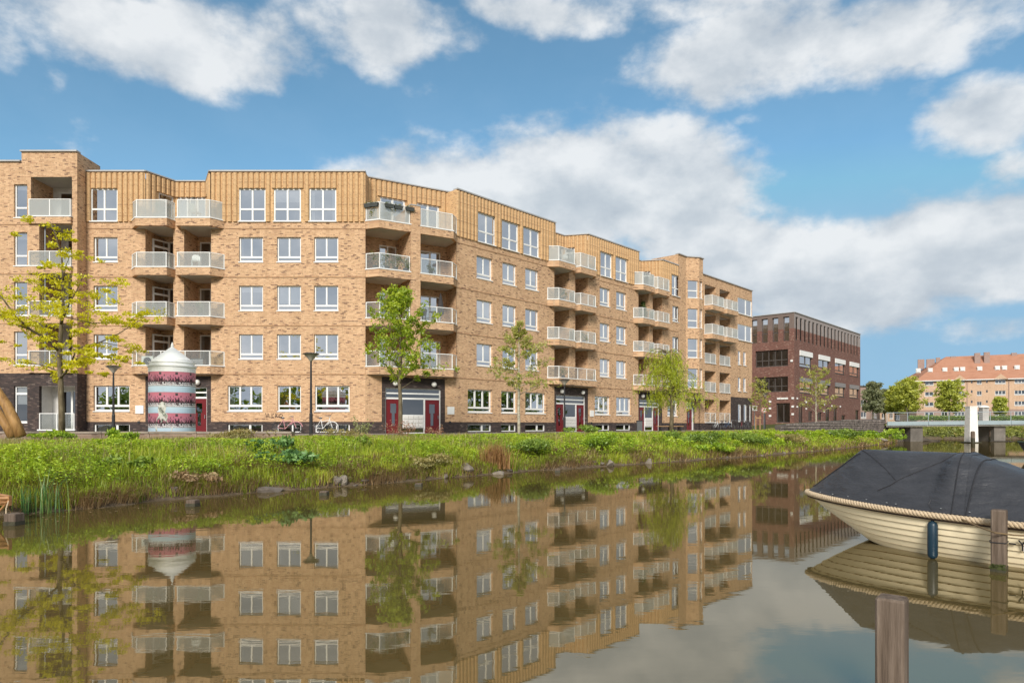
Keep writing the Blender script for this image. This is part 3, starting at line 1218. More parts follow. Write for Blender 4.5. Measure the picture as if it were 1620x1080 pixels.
P4.build('return_wall', mb, RIBB)
# ground floor of the bay
e0, e1 = P3.u(604), P3.u(704)
wall(P3, 0, e0, ZPL, ZF[1] + .02, [], BUFF)
wall(P3, e1, L3, ZPL, ZF[1] + .02, [], BUFF)
wall(P3, 0, e0, ZG - .2, ZPL - .003, [], DARKB, v=.012)
wall(P3, e1, L3, ZG - .2, ZPL - .003, [], DARKB, v=.012)
entrance(P3, e0, e1, P3.u(610), P3.u(698), [P3.u(686), P3.u(625)])
wall(P3, e0, e1, ZF[1] - .1, ZF[1] + .02, [], BUFF)
meterbox(P3, P3.u(713))

# ---- right wing, running away along the canal
t, m_, g_, b_ = floor_windows(P4, [dict(t=(756, 784), m=(754, 779), g=(740, 778), b=(740, 778)),
                                   dict(t=(794, 820), m=(795, 817), g=(793, 817), gl='A', b=(793, 817)),
                                   dict(t=(828, 853), m=(831, 852), g=(831, 863), b=(831, 863), gb=('white', .35))])
UA = P4.u(877)
facade(P4, 0, UA, t, m_, g_, b_)
a0, b1 = pair(P4, UA, frost_hi, [.85, .85, .85, 1.05], wl=1.85, wp=.8, wr=1.7)
entrance(P4, UA, b1, P4.u(880), P4.u(927), [P4.u(888), P4.u(921)])
wall(P4, UA, b1, ZF[1] - .1, ZF[1] + .02, [], BUFF)
meterbox(P4, P4.u(936))
t, m_, g_, b_ = floor_windows(P4, [dict(t=(950, 968), m=(949, 965), g=(941, 965), b=(941, 965), gb=('white', .2)),
                                   dict(t=(974, 992), m=(975, 991), g=(975, 998), b=(975, 998))])
UB = P4.u(1010)
facade(P4, b1, UB, t, m_, g_, b_)
a0, b1 = pair(P4, UB, frost_hi, [.85, .85, .85, 1.05], wl=1.75, wp=.7, wr=1.7)
entrance(P4, UB, b1, P4.u(1012), P4.u(1044), [P4.u(1016)])
wall(P4, UB, b1, ZF[1] - .1, ZF[1] + .02, [], BUFF)
UT = P4.u(1073)
t, m_, g_, b_ = floor_windows(P4, [dict(t=(1063, 1075), m=(1064, 1074), g=(1056, 1072), gl='A')])
facade(P4, b1, UT, t, m_, g_, b_)
# tower with a canted bay window
UE = 46.7
tw1 = 33.9
ZT = 18.3
wall(P4, UT, 31.0, ZPL, ZT, [], BUFF)
dh = (P4.u(1086.5), P4.u(1099))
wall(P4, 31.0, tw1, ZPL, ZF[1] + .2, [(dh[0], dh[1], ZPL, 3.94)], BUFF)
wall(P4, UT, tw1, ZG - .2, ZPL - .003, [(dh[0], dh[1], ZG - .2, ZPL)], DARKB, v=.012)
entrance(P4, dh[0] + .001, dh[1] - .001, dh[0] + .02, dh[1] - .02, single=True)
boxo('door_canopy', (2.6, 1.0, .12), BLACKM, AB, P4.l((dh[0] + dh[1]) / 2 + .3, -.45, 4.1), P4.a)
out = [(31.0, 0), (32.2, -.8), (33.0, -.8), (33.7, 0)]
wz = [(ZF[f] + .62, ZF[f] + 2.52) for f in (1, 2, 3, 4)]
for i in range(3):
    (ax_, ay_), (bx_, by_) = out[i], out[i + 1]
    q = P4.sub(ax_, ay_, math.atan2(by_ - ay_, bx_ - ax_))
    L = math.hypot(bx_ - ax_, by_ - ay_)
    hs = [(L * .13, L * .90, *z) for z in wz] if i < 2 else []
    if i == 1:
        hs = [(L * .10, L * .92, *z) for z in wz]
    wall(q, 0, L, ZF[1] + .1, ZT, hs, BUFF)
    for h in hs:
        window(q, *h, lay='T')
    coping(q, -.05, L + .05, ZT)
mb = MB()
mb.poly([(p[0], p[1], ZF[1] + .1) for p in [(31.0, .02), (32.2, -.8), (33.0, -.8), (33.7, .02)]])
P4.build('bay_soffit', mb, SOFFIT)
coping(P4, UT - .02, 31.0, ZT + .004)
mb = MB()
mb.prism([(UT, .02), (31.0, .02), (32.2, -.78), (33.0, -.78), (33.68, .02), (33.68, 3.0), (UT, 3.0)], 16.0, ZT - .01)
P4.build('tower_block', mb, BUFF)
# right end: open loggias, two of them with projecting balconies, and the corner windows
la = (P4.u(1115), P4.u(1132.5))
lb = (P4.u(1138.5), P4.u(1155))
hs, ws = [], []
for f in range(5):
    zb = ZF[f] + (.35 if f else .1)
    hs += [(la[0], la[1], zb, ZF[f] + 2.55), (lb[0], lb[1], zb, ZF[f] + 2.55)]
for f in (3, 4):
    ws.append((P4.u(1167), UE - .02, ZF[f] + .5, ZF[f] + 2.3))
for f in (1, 2):
    ws += [(P4.u(1167.5), P4.u(1172), ZF[f] + .7, ZF[f] + 2.25), (P4.u(1176), P4.u(1180.5), ZF[f] + .7, ZF[f] + 2.25)]
dz = P4.u(1156)
gws = [(P4.u(1168), P4.u(1172.5), 1.95, 3.95), (P4.u(1177), P4.u(1181.5), 1.95, 3.95), (P4.u(1186), P4.u(1188), 1.95, 3.95)]
low = [h for h in hs if h[2] < 3]
up = [h for h in hs if h[2] > 3]
wall(P4, tw1 - .25, UE, ZF[1], ZR, up + ws, BUFF)
wall(P4, tw1 - .25, dz, ZPL, ZF[1] - .002, low, BUFF)
wall(P4, dz, UE, ZPL, ZF[1] - .002, gws, DARKB, v=.01)
wall(P4, tw1 - .25, UE, ZG - .2, ZPL - .003, [], DARKB, v=.012)
coping(P4, tw1 - .2, UE + .05, ZR)
for h in ws[:2]:
    window(P4, *h, lay='W', v=.05)
for h in ws[2:]:
    window(P4, *h, lay='N', v=.08)
for h in gws:
    window(P4, *h, lay='S', v=.08, sill=False)
for i, h in enumerate(hs):
    mb = MB()
    mb.quad((h[0], .18, h[2]), (h[0], 1.9, h[2]), (h[0], 1.9, h[3]), (h[0], .18, h[3]))
    mb.quad((h[1], .18, h[2]), (h[1], 1.9, h[2]), (h[1], 1.9, h[3]), (h[1], .18, h[3]))
    mb.plate(h[0], h[1], h[2], h[3], [(h[0] + .3, h[1] - .3, h[2], h[3] - .25)], 1.9, .1)
    P4.build('loggia_wall', mb, BUFF)
    mb = MB()
    mb.quad((h[0], .15, h[3] - .003), (h[1], .15, h[3] - .003), (h[1], 1.9, h[3] - .003), (h[0], 1.9, h[3] - .003))
    mb.quad((h[0], .15, h[2] + .003), (h[1], .15, h[2] + .003), (h[1], 1.9, h[2] + .003), (h[0], 1.9, h[2] + .003))
    P4.build('loggia_ceiling', mb, SOFFIT)
    window(P4, h[0] + .3, h[1] - .3, h[2], h[3] - .25, lay='DD', v=1.92, sill=False, pane=PANED)
    f = i // 2
    if f >= 3:
        balcony(P4, [(h[0] - .1, 0), (h[0] + .05, -.85), (h[1] + .25, -.85), (h[1] + .4, 0)], None, ZF[f] - .15, ZF[f] + .33, .95, FROST)
    else:
        s_ = boxo('loggia_sill', (round(h[1] - h[0], 3), .2, .08), WHITE, AB, P4.l((h[0] + h[1]) / 2, .02, h[2] + .004), P4.a)
        w2 = (h[1] - h[0]) / 2 - .03
        railing(s_, [(-w2, 0), (w2, 0)], .08, .95, FROST if f else CLEARG)
# end wall, back walls, inner partitions, roof
end = P4.sub(UE, 0, math.pi / 2)
wall(end, 0, 12, ZG, ZR, [], BUFF)
mb = MB()
for (a, c) in (((-40, 55), (-12, 55)), ((-12, 55), (-12.5, 54.5)), ((-12.5, 54.5), (19.0, 88.0))):
    mb.quad((a[0], a[1], ZG), (c[0], c[1], ZG), (c[0], c[1], ZR), (a[0], a[1], ZR))
mb.quad((-40, 41.1, ZG), (-40, 55, ZG), (-40, 55, ZR), (-40, 41.1, ZR))
mb.build('rear_wall', BUFF, AB, -AB0)
mb = MB()
w4 = lambda u, v: tuple(P4.w(u, v, 0))[:2]
w3 = lambda u, v: tuple(P3.w(u, v, 0))[:2]
for path in ([(-40, 45.2), (-11, 45.2), w3(.8, 3.0), w3(L3, 3.2), w4(1, 3.4), w4(46.5, 3.4)],):
    for a, c in zip(path[:-1], path[1:]):
        mb.quad((*a, ZG), (*c, ZG), (*c, ZR - .5), (*a, ZR - .5))
mb.build('inner_wall', PARTN, AB, -AB0)
for z in ZF[1:]:
    pass
mb = MB()
for z in ZF[1:]:
    mb.poly([(-39.5, 43.3, z), (-26.3, 43.3, z), (-26.3, 43.9, z), (-11.0, 43.9, z), (*w3(.6, 1.78), z), (*w3(L3 - .2, 1.78), z), (*w4(1.0, 1.95), z), (*w4(46.5, 1.95), z), (*w4(46.5, 3.3), z), (*w4(1, 3.3), z), (*w3(L3, 3.1), z), (*w3(.8, 2.9), z), (-11, 45.1, z), (-39.5, 45.1, z)])
mb.build('floor_slab', PARTN, AB, -AB0)
mb = MB()
mb.poly([(x_, y_, ZR - .35) for (x_, y_) in [(-39.9, 41.3), (-26.3, 41.3), (-26.3, 42.2), (P1.u(230), 42.2), (P1.u(230) + .9, 44.0), (-19.5, 44.0), (-18.6, 42.2), (-9.2, 42.2), w3(.2, 1.1), w3(L3, 1.1), w4(.2, .2), w4(UA, .2), w4(UA + 1, 2.0), w4(UA + 3.2, 2.0), w4(UA + 4.3, .2), w4(UB, .2), w4(UB + 1, 2.0), w4(UB + 3, 2.0), w4(UB + 4.1, .2), w4(46.6, .2), w4(46.6, 11.9), (-12.4, 54.6), (-39.9, 54.9)]])
mb.build('roof', ROOFM, AB, -AB0)

# scrawled tag on the wall beside the lamp post
INK = M('spray_ink', (.05, .035, .035), .8, .2, 8)
x0, z0, s_ = P1.u(420), 2.05, .26
strokes = [[(0, 1.1), (.35, 0), (.6, 1.0)], [(.75, .9), (.9, 0), (1.25, .15)], [(2.0, .9), (1.5, .7), (1.5, .15), (2.1, .1)], [(2.4, 0), (2.45, .95), (2.85, .8), (2.5, .5), (2.95, .05)],
           [(3.6, .9), (3.15, .6), (3.3, .05), (3.85, .05), (4.05, .6), (3.6, .9)], [(2.2, .3), (4.3, .1)]]
mb = MB()
for st in strokes:
    mb.tube([(x0 + p[0] * s_, -.006, z0 + p[1] * s_) for p in st], .018, 5)
g = P1.build('graffiti', mb, INK)
g['label'] = 'dark scrawled spray-paint tag on the buff brick'

# ------------------------------------------------------------------ red-brown brick office building beyond the apartments
C0 = Vector((37.0, 89.5, 1.9))
RB = thing('office_building', 'dark red-brown brick office building with slit windows under the roof', 'building', C0)
QR = PL(37.0, 89.5, R(47.9), RB, C0)
QL0 = PL(37.0, 89.5, R(-42.1), RB, C0)
pz = QL0.w(-16, 0, 0)
QL = PL(pz.x, pz.y, R(-42.1), RB, C0)
LL = 16.0
LR = QR.u(1361)
ZB, ZBT = .9, 16.35
DARKPANE = glass('dark_slot_glass', (.3, .3, .3), .07)
GREYF = M('grey_brown_cladding', (.17, .125, .105), .6, .1, 2)
DFRAME = M('dark_bronze_frame', (.075, .062, .055), .5, .1, 3)


def zx(X):
    return 1160 + .2037 * X


holes_r, win_r = [], []
n = 19
us = np.linspace(.55, LR - .35, n)
slots = [(float(u_) - .02, float(u_) + .88, 12.75, 15.85) for u_ in us]
slots[-1] = (slots[-1][0] - .2, min(slots[-1][1] - .2, LR - .1), 12.75, 15.85)
for X0, X1 in ((515, 612), (662, 747), (790, 867), (903, 974)):
    for (z0, z1) in ((9.35, 11.6), (5.9, 8.0)):
        win_r.append((QR.u(zx(X0)), QR.u(zx(X1)), z0, z1))
doors_r = [(QR.u(zx(a)), QR.u(zx(c)), z0, z1) for (a, c, z0, z1) in ((508, 545, 1.9, 4.4), (583, 617, 2.2, 3.5), (655, 690, 2.3, 3.4), (718, 752, 1.9, 4.2), (780, 810, 2.0, 4.2), (842, 872, 2.2, 3.1), (950, 978, 2.0, 4.0))]
wall(QR, 0, LR, ZB, 14.3, [s for s in slots] + win_r + doors_r, REDB, .16)
wall(QR, 0, LR, 14.3, ZBT, [s for s in slots], M('grey_fin_cladding', (.30, .255, .235), .6, .1, 2), .16, v=.004)
for s in slots:
    window(QR, s[0], s[1], s[2], s[3], lay='S', v=.13, sill=False, pane=DARKPANE, frame=DFRAME)
for i, h in enumerate(win_r):
    window(QR, *h, lay='A', v=.12, sill=True, frame=DFRAME, blind=('white', .2) if i % 2 == 0 else None)
    boxo('sun_blind_box', (round(h[1] - h[0] - .06, 3), .30, round((h[3] - h[2]) * .30, 3)), WHITE if i % 2 == 0 else GREYM, RB, QR.l((h[0] + h[1]) / 2, .02, h[3] - (h[3] - h[2]) * .32), QR.a)
for h in doors_r:
    window(QR, *h, lay='DD', v=.13, sill=False, pane=PANED, frame=DFRAME)
tall = [(LL - 5.75, LL - 4.95), (LL - 4.35, LL - 3.5), (LL - 2.9, LL - 2.1), (LL - 1.45, LL - .65), (LL - 7.2, LL - 6.4)]
tall = [(*q, 12.7, 15.9) for q in tall]
wide = [(QL.u(zx(172)), QL.u(zx(425)), 9.4, 11.6), (QL.u(zx(172)), QL.u(zx(425)), 6.0, 8.0)]
door_l = (QL.u(zx(333)), QL.u(zx(440)), 1.9, 4.5)
wall(QL, 0, LL, ZB, 14.3, tall + wide + [door_l], REDB, .35)
wall(QL, 0, LL, 14.3, ZBT, tall, GREYF, .35, v=.004)
for h in tall:
    window(QL, *h, lay='T', v=.28, sill=False, frame=DFRAME, blind=('roller', .4))
for h in wide:
    window(QL, *h, lay='L', v=.25, frame=DFRAME, pane=PANED)
window(QL, *door_l, lay='DD', v=.3, sill=False, frame=DFRAME, pane=PANED)
for (q, L) in ((QR, LR), (QL, LL)):
    coping(q, 0, L, ZBT)
for k in range(3):   # small lamps and plates scattered on the walls
    boxo('wall_light', (.45, .12, .22), WHITE, RB, QL.l(QL.u(zx(355 + 29 * k)), -.06, 5.0), QL.a)
for k, (X, z) in enumerate(((463, 5.0), (463, 3.9), (463, 2.9), (287, 4.6), (287, 3.7), (287, 2.7), (455, 9.9))):
    boxo('wall_light', (.3, .10, .25), WHITE, RB, QL.l(QL.u(zx(X)), -.05, z), QL.a)
for X, z in ((495, 5.0), (495, 3.9), (565, 4.6), (565, 3.7), (640, 4.4), (705, 4.4), (705, 3.4), (765, 4.3), (830, 4.3)):
    boxo('wall_light', (.3, .10, .22), WHITE, RB, QR.l(QR.u(zx(X)), -.05, z), QR.a)
mb = MB()
A_, B_, C_ = QL.w(0, .1, 0), QL.w(LL, .1, 0), QR.w(LR, .1, 0)
D_ = A_ + (C_ - B_)
mb.poly([(p.x, p.y, ZBT - .3) for p in (A_, B_, C_, D_)])
mb.build('roof', ROOFM, RB, -C0)
mb = MB()
for a, c in ((A_, D_), (D_, C_)):
    mb.quad((a.x, a.y, ZB), (c.x, c.y, ZB), (c.x, c.y, ZBT), (a.x, a.y, ZBT))
mb.build('rear_wall', REDB, RB, -C0)
mb = MB()
for (q, L) in ((QL, LL), (QR, LR)):
    mb.quad(q.w(.5, 3, ZB), q.w(L - 3, 3, ZB), q.w(L - 3, 3, 16), q.w(.5, 3, 16))
mb.build('inner_wall', PARTN, RB, -C0)

# ------------------------------------------------------------------ red-roofed block across the water
F0 = Vector((111.4, 188.0, 1.9))
FB = thing('apartment_block', 'pale orange brick block with a steep red tiled roof beyond the bridge', 'building', F0)
FA = R(-27)
QF = PL(111.4, 188.0, FA, FB, F0)
LF = 74.0
ZE, ZRD = 13.7, 20.6


def rowz(y, x=1520):
    d = QF.w(QF.u(x), 0, 0).y
    return EYE + (HZ - y) * d / FPX


rows = [(rowz(608.5), rowz(601.5)), (rowz(626), rowz(619)), (rowz(642.5), rowz(635.5)), (rowz(659), rowz(651))]
cols = [(1463, 1477), (1489, 1499), (1510, 1526), (1545.5, 1553), (1574, 1591), (1605, 1622), (1640, 1656), (1672, 1686)]
hs = []
for c in cols:
    for r_ in rows:
        hs.append((QF.u(c[0]), QF.u(c[1]), r_[0], r_[1]))
small = [(QF.u(x_), QF.u(x_ + 2.6), rowz(y_ + 2.5), rowz(y_ - 1.5)) for x_ in (1536, 1560) for y_ in (604, 619, 635)]
ZS = rowz(648)
wall(QF, 0, LF, ZS, ZE, [h for h in hs + small if h[2] > ZS], FARB, .2)
wall(QF, 0, LF, .8, ZS - .002, [h for h in hs if h[2] < ZS], FARPINK, .2)
for h in hs:
    window(QF, *h, lay='C' if h[1] - h[0] > 2.2 else 'A', v=.08, pane=PANED)
for h in small:
    window(QF, *h, lay='S', v=.1, sill=False, pane=PANED, frame=DFRAME)
ql = PL(113.4, 199.5, math.atan2(-11.5, -2.0), FB, F0)
wall(ql, 0, 11.7, .8, ZE, [(2, 4, 10, 12), (6, 8, 10, 12), (2, 4, 6.5, 8.5), (6, 8, 6.5, 8.5)], FARB, .2)
TILE = NB('red_roof_tiles')
v = TILE.coord()
wv = TILE.n('ShaderNodeTexWave', wave_type='BANDS', bands_direction='Z')
TILE.link(v, wv.inputs[0])
wv.inputs['Scale'].default_value = 3.0
c = TILE.ramp(TILE.noise(TILE.mapping(v, (1, 1, 2.5)), .5, 6, .65), [(.3, (.36, .175, .11)), (.55, (.44, .22, .14)), (.75, (.40, .22, .155))])
TILE.pbr(TILE.mix(TILE.math('MULTIPLY', wv.outputs['Fac'], .25), c, (.33, .15, .095)), .85, None, 0, .2)
mb = MB()
e0, e1 = QF.w(-.3, -.7, ZE), QF.w(LF, -.7, ZE)
r0, r1 = QF.w(7.5, 6.5, ZRD), QF.w(LF, 6.5, ZRD)
bk0, bk1 = QF.w(2.0, 13.5, ZE), QF.w(LF, 13.5, ZE)
s0 = Vector((112.6, 200.5, ZE))
mb.poly([e0, e1, r1, r0])
mb.poly([s0, e0, r0])
mb.poly([bk1, s0, r0, r1])
mb.poly([e0, s0, bk1, e1])
rf = mb.build('roof', TILE.m, FB, -F0)
rf['label'] = 'steep red tiled hip roof'
for (xp, yb, w, h, d_) in ((1457, 578, 1.6, 1.7, 7), (1472, 577, 2.0, 1.6, 7), (1484, 573, 1.0, 1.3, 6.5), (1508, 571, 1.3, 1.3, 6.5), (1546, 577, 1.3, 3.2, 4.6), (1561, 577, 1.3, 3.4, 4.6), (1604, 567, 1.2, 1.5, 6.5), (1650, 566, 1.2, 1.5, 6.5)):
    q = QF.w(QF.u(xp, d_), d_, 0)
    z = EYE + (HZ - yb) * q.y / FPX
    boxo('chimney', (w, 1.0, h + 1.0), FARPINK, rf, (q.x, q.y, z - 1.0), FA)
for (xp, y_) in ((1471, 591.5), (1494, 591), (1512, 590), (1522, 590), (1549, 588), (1577, 587), (1588, 586.5), (1608, 584.5), (1452, 596)):
    t_ = .42
    vv = -.7 + 7.2 * t_
    q = QF.w(QF.u(xp, vv), vv, 0)
    z = ZE + (ZRD - ZE) * t_
    boxo('roof_window', (1.15, .5, 1.25), PALEC, rf, (q.x, q.y - .2, z - .55), FA)
    boxo('roof_window_pane', (.8, .05, .85), CURT_W, rf, (q.x - .2, q.y - .55, z - .35), FA)
for c in ((1510, 1526), (1574, 1591)):   # little gables over the eaves
    u0, u1 = QF.u(c[0]) - .5, QF.u(c[1]) + .5
    mb = MB()
    zb = ZE - .2
    a, c2, ap = (u0, -.85, zb), (u1, -.85, zb), ((u0 + u1) / 2, -.85, zb + 1.5)
    mb.poly([a, c2, ap])
    mb.poly([c2, (u1, 2.2, zb), ((u0 + u1) / 2, 2.2, zb + 1.5), ap])
    mb.poly([a, ap, ((u0 + u1) / 2, 2.2, zb + 1.5), (u0, 2.2, zb)])
    QF.build('gable', mb, FARB)
mb = MB()
mb.box(-.4, LF, -.85, -.65, ZE - .18, ZE + .03)
QF.build('gutter', mb, WHITE)
mb = MB()
mb.quad((0.5, 4, .8), (LF, 4, .8), (LF, 4, ZE), (.5, 4, ZE))
QF.build('inner_wall', mb, PARTN)
for x_ in (1530, 1596):
    mb = MB()
    u = QF.u(x_)
    mb.tube([(u, -.06, 1.5), (u, -.06, ZE - .1)], .09, 6)
    QF.build('drainpipe', mb, FARPINK)

# far pale houses seen between the two buildings
for (x0, x1, yt, d, lab, m_) in ((1340, 1392, 611, 165, 'pale grey far house with flat roof between office and orange block', FARPINK), (1392, 1416, 617, 185, 'low beige far house right of the pale grey far house', FARB), (1414, 1440, 622, 215, 'distant grey house half hidden behind the trees left of the orange block', FARPINK)):
    a, c = px(x0, 672, d), px(x1, 672, d + 4)
    root = thing('far_house', lab, 'house', (a.x, a.y, 1.5), 0, None)
    q = PL(a.x, a.y, math.atan2(c.y - a.y, c.x - a.x), root, Vector((a.x, a.y, 1.5)))
    L = (c - a).length
    zt = EYE + (HZ - yt) * d / FPX
    k = max(2, int(L / 3.2))
    hs = [(L * (i + .25) / k, L * (i + .75) / k, z, z + 1.6) for i in range(k) for z in np.arange(3.2, zt - 2, 2.9)]
    wall(q, 0, L, 1, zt, hs, m_, .2)
    for h in hs:
        window(q, *h, lay='A', v=.08, pane=PANED)
    mb = MB()
    mb.box(-.2, L + .2, -.2, 9, zt, zt + .3)
    q.build('roof', mb, ROOFM)
    mb = MB()
    mb.box(0.01, L - .01, 1.5, 9, 1, zt - .01)
    q.build('inner_wall', mb, m_)

# ------------------------------------------------------------------ bridge, stone wall, pylon, posts
BR0 = Vector((38.0, 67.0, 0))
BR = thing('bridge', 'low grey footbridge with glazed edge crossing the canal', 'bridge', BR0)
STEELB = M('blue_grey_steel', (.36, .42, .45), .4, .12, 1)
GEDGE = M('pale_glass_edge', (.30, .36, .38), .25, .12, .8, spec=.6)


def deck(x):   # underside height along the bridge
    return 1.42 + .010 * (x - 36) - .00006 * (x - 36) ** 2


bx_ = np.linspace(36.2, 86, 26)
mb = MB()
for a, c in zip(bx_[:-1], bx_[1:]):
    za, zc = deck(a), deck(c)
    mb.quad((a, 66, za), (c, 66, zc), (c, 66, zc + .30), (a, 66, za + .30))
    mb.quad((a, 66, za), (a, 71, za), (c, 71, zc), (c, 66, zc))
    mb.quad((a, 66, za + .30), (c, 66, zc + .30), (c, 71, zc + .30), (a, 71, za + .30))
mb.build('deck', CONC, BR, -BR0)
for a, c in zip(bx_[:-1:2], bx_[2::2]):
    za, zc = deck(a), deck(c)
    mb = MB()
    for (z0, z1, y0, y1) in ((.13, .50, 65.84, 65.96),):
        mb.v += [(a + .02, y0, za + z0), (c - .02, y0, zc + z0), (c - .02, y1, zc + z0), (a + .02, y1, za + z0), (a + .02, y0, za + z1), (c - .02, y0, zc + z1), (c - .02, y1, zc + z1), (a + .02, y1, za + z1)]
        mb.f += [(0, 3, 2, 1), (4, 5, 6, 7), (0, 1, 5, 4), (1, 2, 6, 5), (2, 3, 7, 6), (3, 0, 4, 7)]
    mb.build('edge_panel', GEDGE, BR, -BR0)
mb = MB()
for a, c in zip(bx_[:-1], bx_[1:]):
    mb.tube([(a, 65.9, deck(a) + 1.35), (c, 65.9, deck(c) + 1.35)], .025, 5)
mb.build('handrail', STEELB, BR, -BR0)
for a in bx_:
    boxo('rail_post', (.04, .04, .9), STEELB, BR, Vector((a, 65.9, deck(a) + .47)) - BR0)
mb = MB()
for k in range(4):
    for a, c in zip(bx_[:-1], bx_[1:]):
        mb.tube([(a, 65.9, deck(a) + .6 + k * .18), (c, 65.9, deck(c) + .6 + k * .18)], .006, 3, False)
mb.build('rail_wire', STEELB, BR, -BR0)
mb = MB()
mb.box(38.7, 39.9, 66.3, 70.5, -.6, deck(39.3) - .02)
mb.build('abutment', M('worn_concrete', (.13, .115, .10), .85, .3, 1.2, .3, 12), BR, -BR0)
mb = MB()
mb.box(35.6, 38.7, 67.5, 71, -.6, deck(37))
mb.build('abutment', M('dark_wet_concrete', (.10, .085, .07), .8, .3, 1.5), BR, -BR0)
mb = MB()
mb.box(46.9, 48.0, 66.4, 70.6, -.6, deck(47.5) - .02)
mb.build('pier', M('stained_concrete', (.17, .15, .13), .85, .3, 1.2, .3, 12), BR, -BR0)
mb = MB()
mb.prism([(39.9, 67.3), (42.2, 67.3), (42.2, 68.5), (39.9, 68.5)], -.5, .12)
mb.v += [(39.9, 67.25, .1), (42.1, 67.25, -.05), (42.1, 67.6, -.05), (39.9, 67.6, .1), (39.9, 67.25, .55), (39.9, 67.6, .55)]
n = len(mb.v) - 6
mb.f += [(n, n + 1, n + 4), (n + 3, n + 5, n + 2), (n + 4, n + 1, n + 2, n + 5)]
mb.build('wing_wall', M('dark_timber_edge', (.09, .075, .06), .85, .3, 2), BR, -BR0)
mb = MB()
mb.box(46.2, 48.5, 66.0, 66.25, -.3, .06)
mb.build('fender_beam', M('wet_timber', (.035, .028, .022), .7, .3, 3), BR, -BR0)

WOOD = NB('weathered_timber')
v = WOOD.coord()
g1 = WOOD.noise(WOOD.mapping(v, (22, 22, 1.3)), 1.0, 6, .65)
g2 = WOOD.noise(WOOD.mapping(v, (3, 3, 1.2)), 1.2, 4, .6)
c = WOOD.ramp(g1, [(.25, (.045, .033, .026)), (.42, (.115, .084, .062)), (.6, (.185, .14, .108)), (.8, (.265, .215, .17))])
c = WOOD.mix(WOOD.ramp(g2, [(.42, (0, 0, 0)), (.75, (.75, .75, .75))]), c, (.105, .078, .062))
WOOD.pbr(c, .85, WOOD.bump(g1, .9, .02), 0, .15)
WETW = M('algae_dark_timber', (.040, .036, .020), .5, .5, 9, .3, 30)
ALGAE = M('green_algae', (.055, .065, .016), .8, .4, 14, .4, 40)

# the white pylon and the piles standing in the water
t0 = px(1536.5, 700, 61.8)
PYL = thing('concrete_pylon', 'tall white tapered concrete pylon standing in the water before the bridge', 'pylon', (t0.x, t0.y, 0))
mb = MB()
for (z0, z1, a, c) in ((-.5, 3.2, .40, .33),):
    mb.v += [(-a, -a, z0), (a, -a, z0), (a, a, z0), (-a, a, z0), (-c, -c, z1), (c, -c, z1), (c, c, z1), (-c, c, z1)]
    mb.f += [(0, 3, 2, 1), (4, 5, 6, 7), (0, 1, 5, 4), (1, 2, 6, 5), (2, 3, 7, 6), (3, 0, 4, 7)]
mb.build('shaft', PALEC, PYL)
boxo('cap', (.72, .72, .10), PALEC, PYL, (0, 0, 3.2))
boxo('waterline_beam', (1.2, 1.1, .10), WETW, PYL, (0, 0, -.02))
t0 = px(1553, 700, 66.6)
boxp = thing('control_cabinet', 'white domed bridge control cabinet behind the tall pylon', 'cabinet', (48.0, 68.8, 1.75))
boxo('body', (.62, .6, 1.35), CONC, boxp, (-.45, 0, .25))
mb = MB()
mb.lathe([(.50, 1.6), (.50, 1.66), (.40, 1.74), (.18, 1.82), (.02, 1.84)], 16)
mb.build('lid', PALEC, boxp, (-.45, 0, 0))


def pile(name, label, x, y, r, ztop, group=None):
    t = thing(name, label, 'post', (x, y, 0), 0, group)
    mb = MB()
    mb.lathe([(r, -.6), (r, ztop - .12), (r * .9, ztop - .04), (r * .5, ztop), (.01, ztop + .01)], 12)
    mb.build('shaft', WOOD.m, t)
    mb = MB()
    mb.lathe([(r + .005, -.5), (r + .005, .45)], 12)
    mb.build('wet_foot', WETW, t)
    return t


q = px(1539, 698, 60.6)
pile('mooring_pile', 'round timber pile at the foot of the white pylon', q.x, q.y, .17, 1.05)
q = px(1568, 697, 67)
pile('mooring_pile', 'lone round timber pile right of the bridge pier', q.x, q.y, .17, 1.15)

